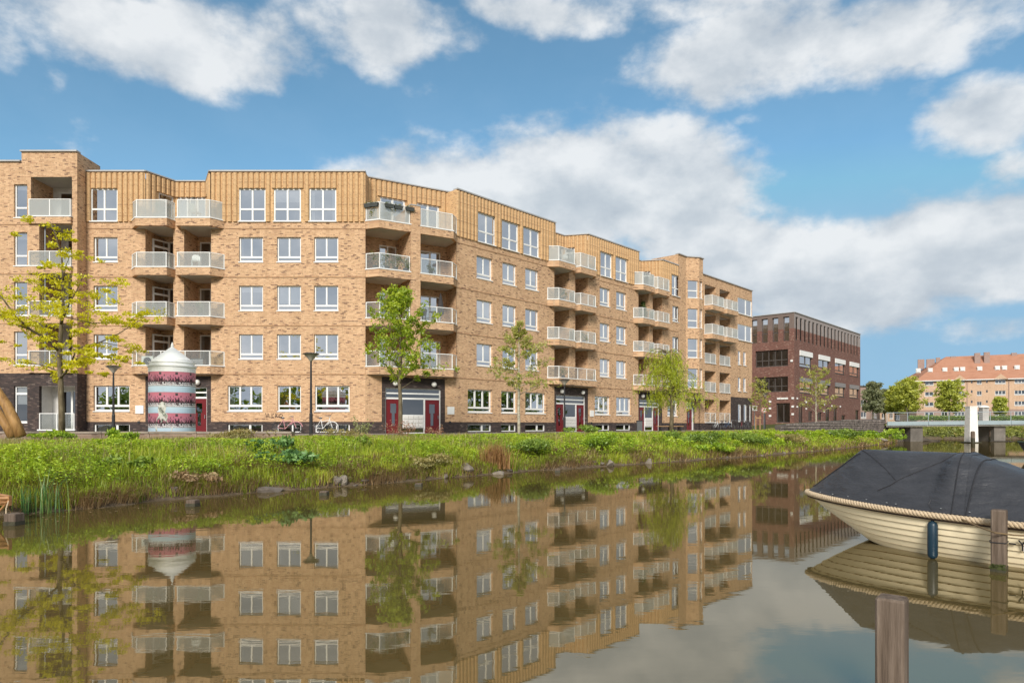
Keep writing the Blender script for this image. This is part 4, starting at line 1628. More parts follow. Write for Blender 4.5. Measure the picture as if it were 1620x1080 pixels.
# rubble retaining wall along the bridge ramp
def stone_wall(path, ztops, label, name='stone_wall'):
    a = Vector((*path[0], 0))
    t = thing(name, label, 'wall', (path[0][0], path[0][1], 1.0))
    mb = MB()
    rr = random.Random(3)
    core = MB()
    for i in range(len(path) - 1):
        p, q = Vector((*path[i], 0)), Vector((*path[i + 1], 0))
        L = (q - p).length
        u_ = (q - p).normalized()
        n_ = Vector((u_.y, -u_.x, 0))
        z0, z1 = ztops[i], ztops[i + 1]
        core.v += [tuple(p + n_ * .02) [:2] + (.3,), tuple(q + n_ * .02)[:2] + (.3,), tuple(q - n_ * .5)[:2] + (.3,), tuple(p - n_ * .5)[:2] + (.3,),
                   tuple(p + n_ * .02)[:2] + (z0 - .03,), tuple(q + n_ * .02)[:2] + (z1 - .03,), tuple(q - n_ * .5)[:2] + (z1 - .03,), tuple(p - n_ * .5)[:2] + (z0 - .03,)]
        k = len(core.v) - 8
        core.f += [tuple(k + j for j in f_) for f_ in ((4, 5, 6, 7), (0, 1, 5, 4), (1, 2, 6, 5), (2, 3, 7, 6), (3, 0, 4, 7))]
        z = .35
        while z < max(z0, z1):
            hgt = rr.uniform(.14, .24)
            x = rr.uniform(-.2, 0)
            while x < L:
                w = rr.uniform(.18, .5)
                zt = z0 + (z1 - z0) * min(max((x + w / 2) / L, 0), 1)
                if z + hgt * .6 < zt:
                    c0 = p + u_ * (x + w / 2)
                    s = len(mb.v)
                    dd = rr.uniform(.05, .12)
                    j = lambda k_: rr.uniform(-.02, .02)
                    for (sx, sz) in ((-.5, -.5), (.5, -.5), (.5, .5), (-.5, .5)):
                        b_ = c0 + u_ * (sx * (w - .02) + j(0))
                        zz_ = min(z + hgt / 2 + sz * (hgt - .02) + j(0), zt + .03)
                        mb.v.append((b_.x, b_.y, zz_))
                        f_ = b_ + n_ * dd - u_ * sx * .07
                        mb.v.append((f_.x, f_.y, zz_ - sz * .05))
                    mb.f += [(s + 1, s + 3, s + 5, s + 7), (s, s + 2, s + 3, s + 1), (s + 2, s + 4, s + 5, s + 3), (s + 4, s + 6, s + 7, s + 5), (s + 6, s, s + 1, s + 7)]
                x += w
            z += hgt
    o = mb.build('stones', RUBBLE, t, (-a.x, -a.y, -1.0))
    o['kind'] = 'stuff'
    core.build('wall_core', M('dark_mortar', (.10, .085, .075), .9, .2, 3), t, (-a.x, -a.y, -1.0))
    return t


RUBBLE = M('rubble_stone', (.17, .14, .125), .9, .55, 2.4, .5, 14)
stone_wall([(20.5, 52.0), (27.0, 58.5), (33.0, 64.2), (36.3, 66.6)], [1.62, 1.95, 2.15, 2.2], 'dark rubble stone retaining wall running up to the bridge')

# low brick quay edge at the left
mb = MB()
LQ = thing('quay_edge_wall', 'low brown brick edge wall at the top of the bank on the left', 'wall', (-20, 27.5, 1.0))
x = -24.0
k = 0
while x < -10.2:
    L = 1.9
    boxo('wall_block', (L - .02, .42, .26), QUAYB, LQ, (x + L / 2 + 20, 0, .0 + .004 * (k % 3)))
    boxo('cap_stone', (L - .02, .50, .07), M('cap_stone', (.33, .27, .22), .85, .2, 2) if k == 0 else bpy.data.materials['cap_stone'], LQ, (x + L / 2 + 20, 0, .265 + .004 * (k % 3)))
    x += L
    k += 1

# ------------------------------------------------------------------ street furniture
COLW = M('column_white', (.86, .86, .84), .5, .06, 2)


def poster_mat():
    """three bands of the same gig poster: pink sky, dark crowd, white lettering, pale blue foot"""
    b = NB('gig_poster')
    v = b.coord('UV')
    sp = b.n('ShaderNodeSeparateXYZ')
    b.link(v, sp.inputs[0])
    x, y = sp.outputs[0], sp.outputs[1]
    c = b.ramp(y, [(0, (.50, .66, .78)), (.24, (.55, .70, .80)), (.31, (.66, .76, .80)), (.315, (.46, .12, .16)), (.72, (.56, .19, .27)), (1.0, (.62, .20, .25))])
    n = b.noise(b.mapping(v, (11, 4, 1)), 1.0, 3, .7)
    hgt = b.math('ADD', b.math('MULTIPLY', n, 1.35), -.02)
    inside = b.math('MULTIPLY', b.math('LESS_THAN', y, hgt), b.math('GREATER_THAN', y, .30))
    c = b.mix(inside, c, (.030, .016, .022))
    face = b.noise(b.mapping(v, (26, 14, 1)), 1.0, 2, .5)
    c = b.mix(b.math('MULTIPLY', inside, b.math('GREATER_THAN', face, .60)), c, (.42, .20, .22))
    n2 = b.noise(b.mapping(v, (20, 6, 1)), 1.0, 1, .5)
    for (lo, hi, t) in ((.325, .395, .42), (.42, .475, .47)):
        band = b.math('MULTIPLY', b.math('GREATER_THAN', y, lo), b.math('LESS_THAN', y, hi))
        band = b.math('MULTIPLY', band, b.math('GREATER_THAN', n2, t))
        c = b.mix(band, c, (.78, .76, .76))
    lg = b.math('MULTIPLY', b.math('GREATER_THAN', y, .84), b.math('LESS_THAN', y, .96))
    lg = b.math('MULTIPLY', lg, b.math('MULTIPLY', b.math('GREATER_THAN', x, .42), b.math('LESS_THAN', x, .58)))
    c = b.mix(lg, c, (.05, .035, .04))
    st = b.noise(b.mapping(v, (2, 2, 1)), 1.2, 5, .6)
    c = b.mix(b.ramp(st, [(.5, (0, 0, 0)), (.75, (.22, .22, .22))]), c, (.6, .58, .56))
    b.pbr(c, .55, None, 0, .3)
    return b.m


AD = px(272.5, 684, 29.0)
AC = thing('advertising_column', 'round white advertising column with domed cap and pink gig posters', 'advertising column', (AD.x, AD.y, 1.05))
r_ = .90
mb = MB()
mb.lathe([(r_ + .04, -.2), (r_ + .04, .14), (r_, .16), (r_, 2.78)], 40)
mb.build('drum', COLW, AC, smooth=False)
mb = MB()
mb.lathe([(r_ + .012, 2.76), (r_ + .012, 2.97), (r_ + .05, 2.98), (r_ + .05, 3.04), (r_ - .03, 3.05), (r_ - .03, 3.15), (r_ + .0, 3.155), (r_ + .0, 3.19), (r_ - .12, 3.20), (r_ - .12, 3.29), (r_ - .16, 3.31), (.07, 3.84), (.055, 3.86), (.055, 3.93), (.02, 4.03), (.01, 4.06)], 40)
mb.build('domed_cap', COLW, AC)
mb = MB()
mb.lathe([(r_ + .04, 2.985), (r_ + .04, 3.0)], 40)
mb.build('cap_band', GREYM, AC)
PM = poster_mat()
np_ = 9
for row in range(3):
    z0 = .18 + row * .865
    for k in range(np_):
        a0, a1 = 2 * math.pi * k / np_ + .12, 2 * math.pi * (k + 1) / np_ + .12
        V, Fc, UV = [], [], []
        for i in range(7):
            an = a0 + (a1 - a0) * i / 6
            for j in range(2):
                V.append(((r_ + .006) * math.cos(an), (r_ + .006) * math.sin(an), z0 + .86 * j))
        for i in range(6):
            Fc.append((2 * i, 2 * i + 2, 2 * i + 3, 2 * i + 1))
        me = bpy.data.meshes.new('poster')
        me.from_pydata(V, [], Fc)
        uv = me.uv_layers.new(name='UVMap')
        for p in me.polygons:
            for li in p.loop_indices:
                vi = me.loops[li].vertex_index
                uv.data[li].uv = ((vi // 2) / 6, vi % 2)
        me.materials.append(PM)
        put('poster', me, AC)
# torn paste-up on the front with a pale standing figure
TORN = NB('torn_paste_up')
v = TORN.coord()
n = TORN.noise(TORN.mapping(v, (3.5, 3.5, 3.0)), 1.3, 5, .65)
TORN.pbr(TORN.ramp(n, [(.34, (.04, .035, .03)), (.42, (.34, .36, .30)), (.5, (.70, .69, .62)), (.62, (.78, .77, .72)), (.72, (.18, .16, .15))], 'CONSTANT'), .7, None, 0, .2)
outl = [(-.32, .02), (-.36, .3), (-.30, .62), (-.20, .80), (-.24, 1.05), (-.17, 1.28), (-.05, 1.36), (.06, 1.30), (.10, 1.10), (.06, .92), (.16, .80), (.12, .55), (.20, .42), (.34, .30), (.30, .08), (.22, .02)]
mb = MB()
ac = math.radians(-84)
for i in range(len(outl) // 2 - 0):
    pass
ctr = (-.06, .62)
for i in range(len(outl)):
    a, c = outl[i], outl[(i + 1) % len(outl)]
    mb.poly([((r_ + .012) * math.cos(ac + q[0] / r_), (r_ + .012) * math.sin(ac + q[0] / r_), q[1] + .16) for q in (ctr, a, c)])
o = mb.build('paste_up', TORN.m, AC)
o['label'] = 'torn pale paste-up poster'

LGLASS = M('lamp_bowl', (.46, .42, .36), .35, .1, 3, spec=.6)


def lamp(x, ytop, d, label):
    top = px(x, ytop, d)
    t = thing('street_lamp', label, 'street lamp', (top.x, top.y, 1.05), 0, 'street lamps along the quay')
    H = top.z - 1.05
    mb = MB()
    mb.lathe([(.085, -.1), (.085, 1.1), (.065, 1.15), (.055, 2.2), (.045, H - .42), (.05, H - .38)], 12)
    mb.build('pole', BLACKM, t)
    mb = MB()
    mb.lathe([(.05, H - .40), (.09, H - .33), (.24, H - .14), (.36, H - .05), (.37, H - .04)], 20)
    mb.build('bowl', LGLASS, t, smooth=True)
    mb = MB()
    mb.lathe([(.40, H - .045), (.41, H - .02), (.30, H + .02), (.05, H + .045)], 20)
    mb.build('lid', BLACKM, t, smooth=True)
    return t


lamp(179.5, 579, 38.5, 'dark street lamp nearest the yellow leaved tree')
lamp(492, 559, 33.5, 'tallest street lamp, before the three-window brick front')
lamp(893, 600.5, 49.5, 'street lamp before the red doors of the right wing')
lamp(1210, 622, 74, 'small pale-topped street lamp before the red-brown office')

# traffic signs and staked sapling by the office
SIGNW = M('sign_white', (.82, .82, .80), .4, .03, 3)
SIGNR = M('sign_red', (.60, .05, .05), .4, .05, 3)
q = px(1194, 645.5, 70)
t = thing('traffic_sign', 'square white traffic sign with black symbol beside the building corner', 'traffic sign', (q.x, q.y, 1.05))
mb = MB()
mb.tube([(0, .05, -.1), (0, .05, q.z - 1.05 + .3)], .035, 8)
mb.build('pole', GREYM, t)
boxo('panel', (.50, .03, .50), SIGNW, t, (0, 0, q.z - 1.05 - .25))
boxo('symbol', (.18, .006, .24), BLACKM, t, (.02, -.019, q.z - 1.05 - .10))
boxo('symbol', (.26, .006, .08), BLACKM, t, (-.02, -.019, q.z - 1.05 - .18))
q = px(1209, 648.5, 72)
t = thing('traffic_sign', 'round red and white traffic sign on a pole before the office', 'traffic sign', (q.x, q.y, 1.05))
mb = MB()
mb.tube([(0, .06, -.1), (0, .06, q.z - 1.05 + .2)], .035, 8)
mb.build('pole', GREYM, t)


def disc(parent, name, r0, r1, y, z, mat, n=28):
    mb = MB()
    for k in range(n):
        a, c = 2 * math.pi * k / n, 2 * math.pi * (k + 1) / n
        mb.quad((r0 * math.cos(a), y, z + r0 * math.sin(a)), (r0 * math.cos(c), y, z + r0 * math.sin(c)), (r1 * math.cos(c), y, z + r1 * math.sin(c)), (r1 * math.cos(a), y, z + r1 * math.sin(a)))
    return mb.build(name, mat, parent)


zc = q.z - 1.05
mb = MB()
mb.tube([(0, 0, zc), (0, .03, zc)], .31, 28)
mb.build('panel', SIGNW, t)
disc(t, 'ring', .20, .30, -.004, zc, M('sign_pink_red', (.62, .20, .20), .45, .05, 3))
boxo('bar', (.26, .006, .08), SIGNR, t, (0, -.006, zc - .04))
STAKE = M('stake_timber', (.42, .25, .12), .8, .2, 6)
q = px(1199, 676, 68)
t = thing('tree_stakes', 'pair of pale timber tree stakes with cross bar near the signs', 'tree stakes', (q.x, q.y, 1.05))
for s_ in (-.21, .21):
    mb = MB()
    mb.lathe([(.05, -.1), (.05, 1.45), (.03, 1.5)], 8, s_, 0)
    mb.build('stake', STAKE, t)
boxo('cross_bar', (.55, .05, .09), STAKE, t, (0, -.06, 1.2))

# bin and bench
q = px(1011.5, 676, 55)
t = thing('litter_bin', 'grey upright litter bin beside the red door near the willow', 'bin', (q.x, q.y, 1.07))
boxo('body', (.42, .40, .82), M('bin_grey', (.10, .105, .11), .5, .1, 4), t, (0, 0, 0))
boxo('hood', (.46, .44, .08), BLACKM, t, (0, 0, .82))
q = px(1060, 681, 58)
t = thing('bench', 'low timber bench by the willow trunk', 'bench', (q.x, q.y, 1.07), R(20))
for k in range(3):
    boxo('slat', (2.4, .13, .05), STAKE, t, (0, -.16 + .16 * k, .40))
for s_ in (-.95, 0, .95):
    boxo('leg', (.12, .42, .40), BLACKM, t, (s_, 0, 0))

# tan play logs at the left edge
LOG = NB('debarked_log')
v = LOG.coord()
g1 = LOG.noise(LOG.mapping(v, (7, 7, 1.0)), 1.0, 6, .65)
LOG.pbr(LOG.ramp(g1, [(.3, (.20, .10, .035)), (.55, (.42, .235, .085)), (.8, (.50, .31, .13))]), .6, LOG.bump(g1, .4, .02), 0, .3)
for (pts, rad, lab) in (([(33, 690), (24, 668), (10, 640), (-10, 612), (-40, 590)], 8.01, 'curved tan play log nearest the brick edge at far left'),
                        ([(20, 691), (10, 672), (-5, 650), (-28, 628)], 7.0, 'second tan play log leaning behind at the far left edge')):
    d = 25.0 if rad > 8 and pts[0][0] == 33 else 25.4
    P = [px(a, c, d) for a, c in pts]
    mb = MB()
    base = P[0]
    mb.tube([p - base for p in P], [rad * d / FPX * f for f in np.linspace(1.0, .85, len(P))], 12)
    tag(mb.build('play_log', LOG.m, None, base, smooth=True), lab, 'log', 'tan play logs')

# ------------------------------------------------------------------ bicycles


def bicycle(x, y, rz, colr, label, group):
    t = thing('bicycle', label, 'bicycle', (x, y, 1.08), rz, group)
    fm = M('bike_paint', colr, .35, .05, 4)
    if 'bike_wheel' not in _win:
        mb = MB()
        n = 24
        for k in range(n):
            pass
        pts = [(.33 * math.cos(2 * math.pi * k / n), 0, .33 * math.sin(2 * math.pi * k / n)) for k in range(n + 1)]
        mb.tube(pts, .022, 6, False)
        _win['bike_wheel'] = mb.mesh('wheel', BLACKM)
        mb = MB()
        for k in range(9):
            a = math.pi * k / 9
            mb.tube([(.32 * math.cos(a), 0, .32 * math.sin(a)), (-.32 * math.cos(a), 0, -.32 * math.sin(a))], .003, 3)
        mb.tube([(0, -.05, 0), (0, .05, 0)], .03, 8)
        _win['bike_spokes'] = mb.mesh('spokes', GREYM)
    for wx in (-.53, .53):
        w = put('wheel', _win['bike_wheel'], t, (wx, 0, .35))
        put('spokes', _win['bike_spokes'], w)
    mb = MB()
    for pts in ([(-.53, 0, .35), (-.1, 0, .30), (.36, 0, .80)], [(-.1, 0, .30), (-.22, 0, .88)], [(-.53, 0, .35), (-.21, 0, .82)], [(-.2, 0, .70), (.36, 0, .84)], [(.53, 0, .35), (.36, 0, .80), (.33, 0, 1.0)]):
        mb.tube(pts, .02, 6)
    mb.build('frame', fm, t)
    mb = MB()
    mb.tube([(.18, -.28, 1.02), (.33, -.2, 1.05), (.33, 0, 1.0), (.33, .2, 1.05), (.18, .28, 1.02)], .014, 6)
    mb.build('handlebar', GREYM, t)
    mb = MB()
    mb.lathe([(.03, .88), (.11, .92), (.10, .96), (.02, .98)], 10, -.24, 0)
    mb.build('saddle', BLACKM, t)
    mb = MB()
    mb.box(-.78, -.36, -.09, .09, .70, .72)
    mb.tube([(-.6, 0, .70), (-.53, 0, .36)], .012, 5)
    mb.build('rack', BLACKM, t)
    mb = MB()
    pts = [(.53 + .37 * math.cos(a), 0, .35 + .37 * math.sin(a)) for a in np.linspace(.2, 2.6, 9)]
    mb.tube(pts, .025, 5)
    mb.build('mudguard', fm, t)
    return t


BG = 'bicycles parked at the right end of the apartments'
for (xp, d, c, rz, lab) in ((1133, 71.5, (.55, .56, .56), 48, 'silver bicycle, leftmost of the row at the apartment corner'), (1142, 72.2, (.03, .03, .035), 60, 'black bicycle second in the row at the apartment corner'),
                            (1150, 73.0, (.05, .09, .16), 40, 'dark blue bicycle third in the row at the apartment corner'), (1157, 73.6, (.62, .62, .60), 70, 'pale bicycle in the middle of the row at the apartment corner'),
                            (1165, 74.3, (.03, .03, .03), 50, 'black bicycle right of the pale one at the apartment corner'), (1173, 75.0, (.22, .05, .05), 62, 'dark red bicycle near the right end of the bicycle row'),
                            (1181, 75.8, (.10, .10, .11), 45, 'grey bicycle, rightmost of the row at the apartment corner')):
    q = px(xp, 676, d)
    bicycle(q.x, q.y, R(rz), c, lab, BG)
q = px(454, 680, 40.6)
bicycle(q.x, q.y, R(8), (.62, .30, .32), 'pink bicycle leaning below the curtained ground floor window', None)
q = px(513, 680, 40.8)
bicycle(q.x, q.y, R(-12), (.75, .75, .73), 'white bicycle right of the tallest street lamp', None)

# ------------------------------------------------------------------ things kept on the balconies
PLAST = M('white_plastic', (.76, .76, .73), .4, .03, 3)
PLANTM = leafmat('pot_plant_leaf', [(0, (.05, .085, .02)), (.5, (.12, .17, .03)), (1, (.28, .27, .05))], .35)
POTM = M('dark_planter', (.055, .06, .055), .6, .2, 4)


def leaf_cloud(centers, radii, n, size, seed, droop=0.0, flat=.0):
    """leaf-shaped quads spread round several centres; returns vertices, faces, tint"""
    r = np.random.default_rng(seed)
    centers = np.asarray(centers, float)
    radii = np.asarray(radii, float)
    if radii.ndim == 1:
        radii = np.repeat(radii[:, None], 3, 1)
    k = r.integers(0, len(centers), n)
    d = r.normal(size=(n, 3))
    d /= np.linalg.norm(d, axis=1)[:, None]
    P = centers[k] + d * radii[k] * (r.random((n, 1)) ** .5)
    a = r.normal(size=(n, 3))
    a[:, 2] = a[:, 2] * (1 - flat) - droop
    a /= np.linalg.norm(a, axis=1)[:, None]
    b_ = np.cross(a, r.normal(size=(n, 3)))
    b_[:, 2] *= (1 - flat)
    b_ /= np.linalg.norm(b_, axis=1)[:, None] + 1e-9
    s = size * r.uniform(.6, 1.35, (n, 1))
    V = np.stack([P - a * s, P + b_ * s * .42, P + a * s, P - b_ * s * .42], 1).reshape(-1, 3)
    Fq = np.arange(4 * n).reshape(n, 4)
    per = r.random(len(centers))
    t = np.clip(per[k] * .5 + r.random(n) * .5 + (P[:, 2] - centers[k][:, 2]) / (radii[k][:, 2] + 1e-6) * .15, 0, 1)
    return V, Fq, np.repeat(t, 4)


def pot_plant(p, h, label, seed, n=260, w=.3, group=None):
    t = thing('potted_plant', label, 'plant', p, 0, group)
    mb = MB()
    mb.lathe([(.11, 0), (.15, .26), (.16, .28), (.14, .28)], 12)
    mb.build('pot', POTM, t)
    r = random.Random(seed)
    cs = [(r.uniform(-w, w) * .7, r.uniform(-w, w) * .7, .3 + h * (i + .5) / 7) for i in range(7)]
    V, Fq, ti = leaf_cloud(cs, [w * .7] * 7, n, .055, seed)
    np_mesh('foliage', V, Fq, PLANTM, ti, t)
    return t


z3 = ZF[3] + .46
for i, (u, v_, h, lab) in enumerate(((.55, -.25, .75, 'leafy potted plant at the left end of the third-floor corner balcony'), (1.25, -.4, .65, 'bushy potted plant second from left on the third-floor corner balcony'),
                                     (1.8, -.4, .7, 'bushy potted plant third from left on the third-floor corner balcony'), (2.45, -.4, .55, 'potted plant by the brick pier on the third-floor corner balcony'))):
    pot_plant(P3.w(u, v_, z3), h, lab, 20 + i, w=.34)
z4 = ZF[4] + .46
pot_plant(P3.w(.55, -.2, z4), .8, 'tall potted grass at the left corner of the top corner balcony', 31, w=.3)
pot_plant(P3.w(1.35, -.35, z4), .7, 'round potted shrub behind the glass of the top corner balcony', 32, w=.42, n=420)
for i, (u, v_, rz) in enumerate(((.12, -.2, -49), (.38, -.52, -49), (1.25, -.80, 0), (1.85, -.80, 0), (2.6, -.80, 0))):
    q = P3.w(u, v_, z4 + .82)
    t = thing('hanging_planter', ['leftmost dark planter box hung on the top corner balcony rail', 'second dark planter box on the top corner balcony rail', 'middle planter box on the top corner balcony rail', 'fourth planter box on the top corner balcony rail', 'planter box nearest the pier on the top corner balcony rail'][i], 'planter', q, P3.a + R(rz), 'planters hung on the top corner balcony')
    mb = MB()
    mb.v += [(-.24, -.08, 0), (.24, -.08, 0), (.24, .08, 0), (-.24, .08, 0), (-.28, -.11, .22), (.28, -.11, .22), (.28, .11, .22), (-.28, .11, .22)]
    mb.f += [(0, 3, 2, 1), (4, 5, 6, 7), (0, 1, 5, 4), (1, 2, 6, 5), (2, 3, 7, 6), (3, 0, 4, 7)]
    mb.build('box', POTM, t)
    V, Fq, ti = leaf_cloud([(-.15, 0, .26), (.1, 0, .27)], [.12, .13], 60, .04, 50 + i)
    np_mesh('foliage', V, Fq, PLANTM, ti, t)


def chair(p, rz, label, mat):
    t = thing('garden_chair', label, 'chair', p, rz)
    boxo('seat', (.46, .44, .04), mat, t, (0, 0, .42))
    mb = MB()
    mb.poly([(-.23, .2, .46), (.23, .2, .46), (.24, .30, .80), (.12, .33, .92), (-.12, .33, .92), (-.24, .30, .80)])
    mb.poly([(-.23, .225, .46), (-.24, .325, .80), (-.12, .355, .92), (.12, .355, .92), (.24, .325, .80), (.23, .225, .46)])
    mb.build('backrest', mat, t)
    for sx in (-.2, .2):
        for sy in (-.18, .2):
            boxo('leg', (.04, .04, .42), mat, t, (sx, sy, 0))
    return t


chair(P1.w(-19.35, -.25, ZF[3] + .47), R(20), 'white plastic chair on the right third-floor balcony of the left wing', PLAST)
chair(P3.w(3.6, -.2, ZF[2] + .47), R(-30), 'dark folding chair on the second-floor corner balcony', BLACKM)
t = thing('bistro_table', 'small dark round table on the second-floor corner balcony', 'table', P3.w(4.45, -.25, ZF[2] + .47))
mb = MB()
mb.lathe([(.30, .70), (.31, .71), (.30, .73)], 20)
mb.build('table_top', BLACKM, t)
mb = MB()
mb.tube([(-.2, -.2, 0), (.15, .15, .7)], .015, 5)
mb.tube([(.2, -.2, 0), (-.15, .15, .7)], .015, 5)
mb.build('leg', BLACKM, t)
t = thing('folded_parasol', 'folded dark grey parasol on the second-floor corner balcony', 'parasol', P3.w(5.0, -.1, ZF[2] + .47))
mb = MB()
mb.lathe([(.05, .55), (.23, .65), (.20, 1.1), (.10, 1.7), (.02, 1.98)], 9)
mb.build('canopy', M('parasol_cloth', (.045, .04, .04), .9, .2, 4), t)
mb = MB()
mb.tube([(0, 0, 0), (0, 0, 2.0)], .02, 8)
mb.build('pole', GREYM, t)
mb = MB()
mb.lathe([(.25, 0), (.25, .06), (.04, .08)], 16)
mb.build('base', BLACKM, t)
t = thing('fan_heater', 'white box with round dark grille on the first-floor balcony behind the advertising column', 'air unit', P1.w(-22.25, -.2, ZF[1] + .47))
boxo('case', (.72, .3, .62), PLAST, t, (0, 0, 0))
disc(t, 'grille', .02, .24, -.155, .32, BLACKM, 20)
V, Fq, ti = leaf_cloud([(P4.w(UB + 1.45, .4, ZF[3] + .6 + k * .3)) for k in range(6)], [.35, .4, .42, .38, .3, .2], 700, .09, 61)
base = P4.w(UB + 1.45, .4, ZF[3] + .47)
t = thing('balcony_creeper', 'dense dark green creeper on the third-floor loggia near the tower', 'plant', base)
np_mesh('foliage', V - np.array(base), Fq, PLANTM, ti, t)
mb = MB()
mb.lathe([(.13, 0), (.18, .28), (.17, .30)], 12)
mb.build('pot', POTM, t)
# small dark wall ornament in the right corner loggia
mb = MB()
for k in range(7):
    a = 2 * math.pi * k / 7
    mb.tube([(0, 0, 0), (.20 * math.cos(a), -.02, .14 * math.sin(a))], [.05, .01], 5)
tag(mb.build('wall_ornament', M('rusty_ornament', (.14, .035, .02), .7, .2, 5), None, P3.w(5.35, VB - .06, ZF[3] + 1.7), P3.a), 'small dark red wall ornament in the third-floor corner loggia', 'ornament')

# more household things, mostly seen through the balcony glass
TERRA = M('terracotta', (.36, .15, .08), .8, .15, 5)
for i, (pl, u, v_, f, h, w, lab) in enumerate((
        (P1, PU0 + .5, -.3, 2, .55, .3, 'green potted plant on the second-floor left balcony of the left wing'),
        (P1, PU0 + 3.5, -.25, 2, .6, .28, 'green potted plant on the second-floor right balcony of the left wing'),
        (P1, PU0 + .9, -.25, 4, .75, .26, 'leafy potted plant on the top left terrace of the left wing'),
        (P1, PU0 + 1.3, -.3, 1, .4, .24, 'small potted plant on the first-floor balcony behind the advertising column'),
        (P4, UA + .6, -.3, 3, .5, .3, 'potted plant on the third-floor balcony above the red doors of the right wing'),
        (P4, UA + .7, -.3, 1, .45, .34, 'dark bushy pot plant on the first-floor balcony above the red doors of the right wing'),
        (P4, UA + 3.4, -.3, 2, .55, .3, 'potted plant on the second-floor right balcony above the right wing doors'),
        (P4, UB + .7, -.3, 4, .6, .3, 'potted plant on the top terrace beside the tower'),
        (P3, 4.2, -.35, 3, .35, .22, 'low potted plant on the right third-floor corner balcony'),
        (P3, 1.1, -.35, 2, .4, .3, 'low potted plant on the left second-floor corner balcony'),
        (P3, 1.9, -.35, 1, .5, .3, 'potted plant on the left first-floor corner balcony'))):
    pot_plant(pl.w(u, v_, ZF[f] + .47), h, lab, 80 + i, w=w)
chair(P1.w(PU0 + 3.2, -.2, ZF[4] + .47), R(160), 'white chair on the top right terrace of the left wing', PLAST)
chair(P1.w(PU0 + 1.0, -.2, ZF[2] + .47), R(-20), 'dark chair on the second-floor left balcony of the left wing', BLACKM)
chair(P4.w(UA + 1.2, .2, ZF[3] + .47), R(60), 'dark chair in the third-floor loggia above the right wing doors', BLACKM)
chair(P4.w(UA + 1.4, -.2, ZF[4] + .47), R(30), 'white chair on the top terrace above the right wing doors', PLAST)
chair(P3.w(1.6, .2, ZF[1] + .47), R(-10), 'white slatted chair on the left first-floor corner balcony', PLAST)
for i, (pl, u, v_, f, lab) in enumerate(((P0, l0 + .9, .5, 2, 'grey storage box in the second-floor loggia at far left'), (P4, UB + .6, .3, 2, 'grey storage box in the second-floor loggia beside the tower'), (P1, PU0 + 3.0, .6, 1, 'grey storage box on the first-floor balcony right of the advertising column'))):
    t = thing('storage_box', lab, 'box', pl.w(u, v_, ZF[f] + .47), pl.a)
    boxo('case', (.75, .45, .50), GREYM, t, (0, 0, 0))
    boxo('lid', (.79, .49, .06), BLACKM, t, (0, 0, .502))

# ------------------------------------------------------------------ bank vegetation
GRASSM = leafmat('grass_blades', [(0, (.15, .21, .022)), (.3, (.32, .42, .030)), (.6, (.50, .58, .045)), (.82, (.60, .60, .09)), (1, (.60, .46, .20))], .42)
HERBM = leafmat('herb_leaves', [(0, (.12, .20, .024)), (.4, (.27, .42, .030)), (.75, (.46, .60, .045)), (1, (.62, .70, .08))], .42)
DRYM = leafmat('dry_grass', [(0, (.22, .14, .075)), (.4, (.36, .24, .13)), (.75, (.50, .36, .20)), (1, (.58, .46, .28))], .25)
OLIVEM = leafmat('olive_weeds', [(0, (.20, .19, .065)), (.5, (.36, .31, .11)), (1, (.50, .38, .18))], .35)

PAVE_EDGE = np.array([(-60, 36.4), (-10.5, 36.4), (-4.0, 39.4), (20, 63.8), (31, 78.8), (60, 130)])


def shore_points(n, smax, seed, x0=-11.5, x1=40, power=1.0, smin=.0):
    """scatter over the far bank, thinning with distance from the quay opposite"""
    r = np.random.default_rng(seed)
    xs_ = np.linspace(x0, x1, 900)
    ys_ = np.interp(xs_, WL[:, 0], WL[:, 1])
    dx, dy = np.gradient(xs_), np.gradient(ys_)
    L = np.hypot(dx, dy)
    w = L / (xs_ ** 2 + ys_ ** 2) ** .75
    k = r.choice(len(xs_), n, p=w / w.sum())
    s = smin + smax * r.random(n) ** power
    nx_, ny_ = -dy / L, dx / L
    X = xs_[k] + nx_[k] * s + r.normal(0, .12, n)
    Y = ys_[k] + ny_[k] * s + r.normal(0, .12, n)
    sd_ = shore_dist(X, Y)
    keep = (sd_ > min(smin * .5 + .02, smin + .02)) & (ground_z(X, Y) > .015) & (Y < np.interp(X, PAVE_EDGE[:, 0], PAVE_EDGE[:, 1])) & (np.abs(X / Y) < .80)
    keep &= ~((np.abs(Y - 27.5) < .35) & (X < -10.1) & (X > -24.2))
    X, Y, sd_ = X[keep], Y[keep], sd_[keep]
    return X, Y, ground_z(X, Y), sd_


def patch(X, Y, f, o):
    return .5 + .5 * wob(X + o * 7.3, Y - o * 3.1, f)


def blades(P, h, lean, w, seed, az=None):
    r = np.random.default_rng(seed)
    n = len(P)
    a = r.random(n) * 2 * np.pi if az is None else az
    d = np.stack([np.cos(a), np.sin(a), np.zeros(n)], 1)
    sd2 = np.stack([-np.sin(a + r.normal(0, .6, n)), np.cos(a), np.zeros(n)], 1)
    h = h[:, None]
    lean = lean[:, None]
    w = w[:, None]
    up = np.array([0, 0, 1.0])
    b0 = P - up * .03
    m1 = P + up * h * .55 + d * lean * h * .25
    tp = P + up * h * (1 - .35 * lean) + d * lean * h * .85
    V = np.stack([b0 - sd2 * w, b0 + sd2 * w, m1 - sd2 * w * .75, m1 + sd2 * w * .75, tp], 1).reshape(-1, 3)
    base = (np.arange(n) * 5)[:, None]
    Ft = np.concatenate([base + np.array([[0, 1, 3]]), base + np.array([[0, 3, 2]]), base + np.array([[2, 3, 4]])], 0)
    return V, Ft


def tinted(t, k):
    return np.repeat(np.clip(t, 0, 1), k)


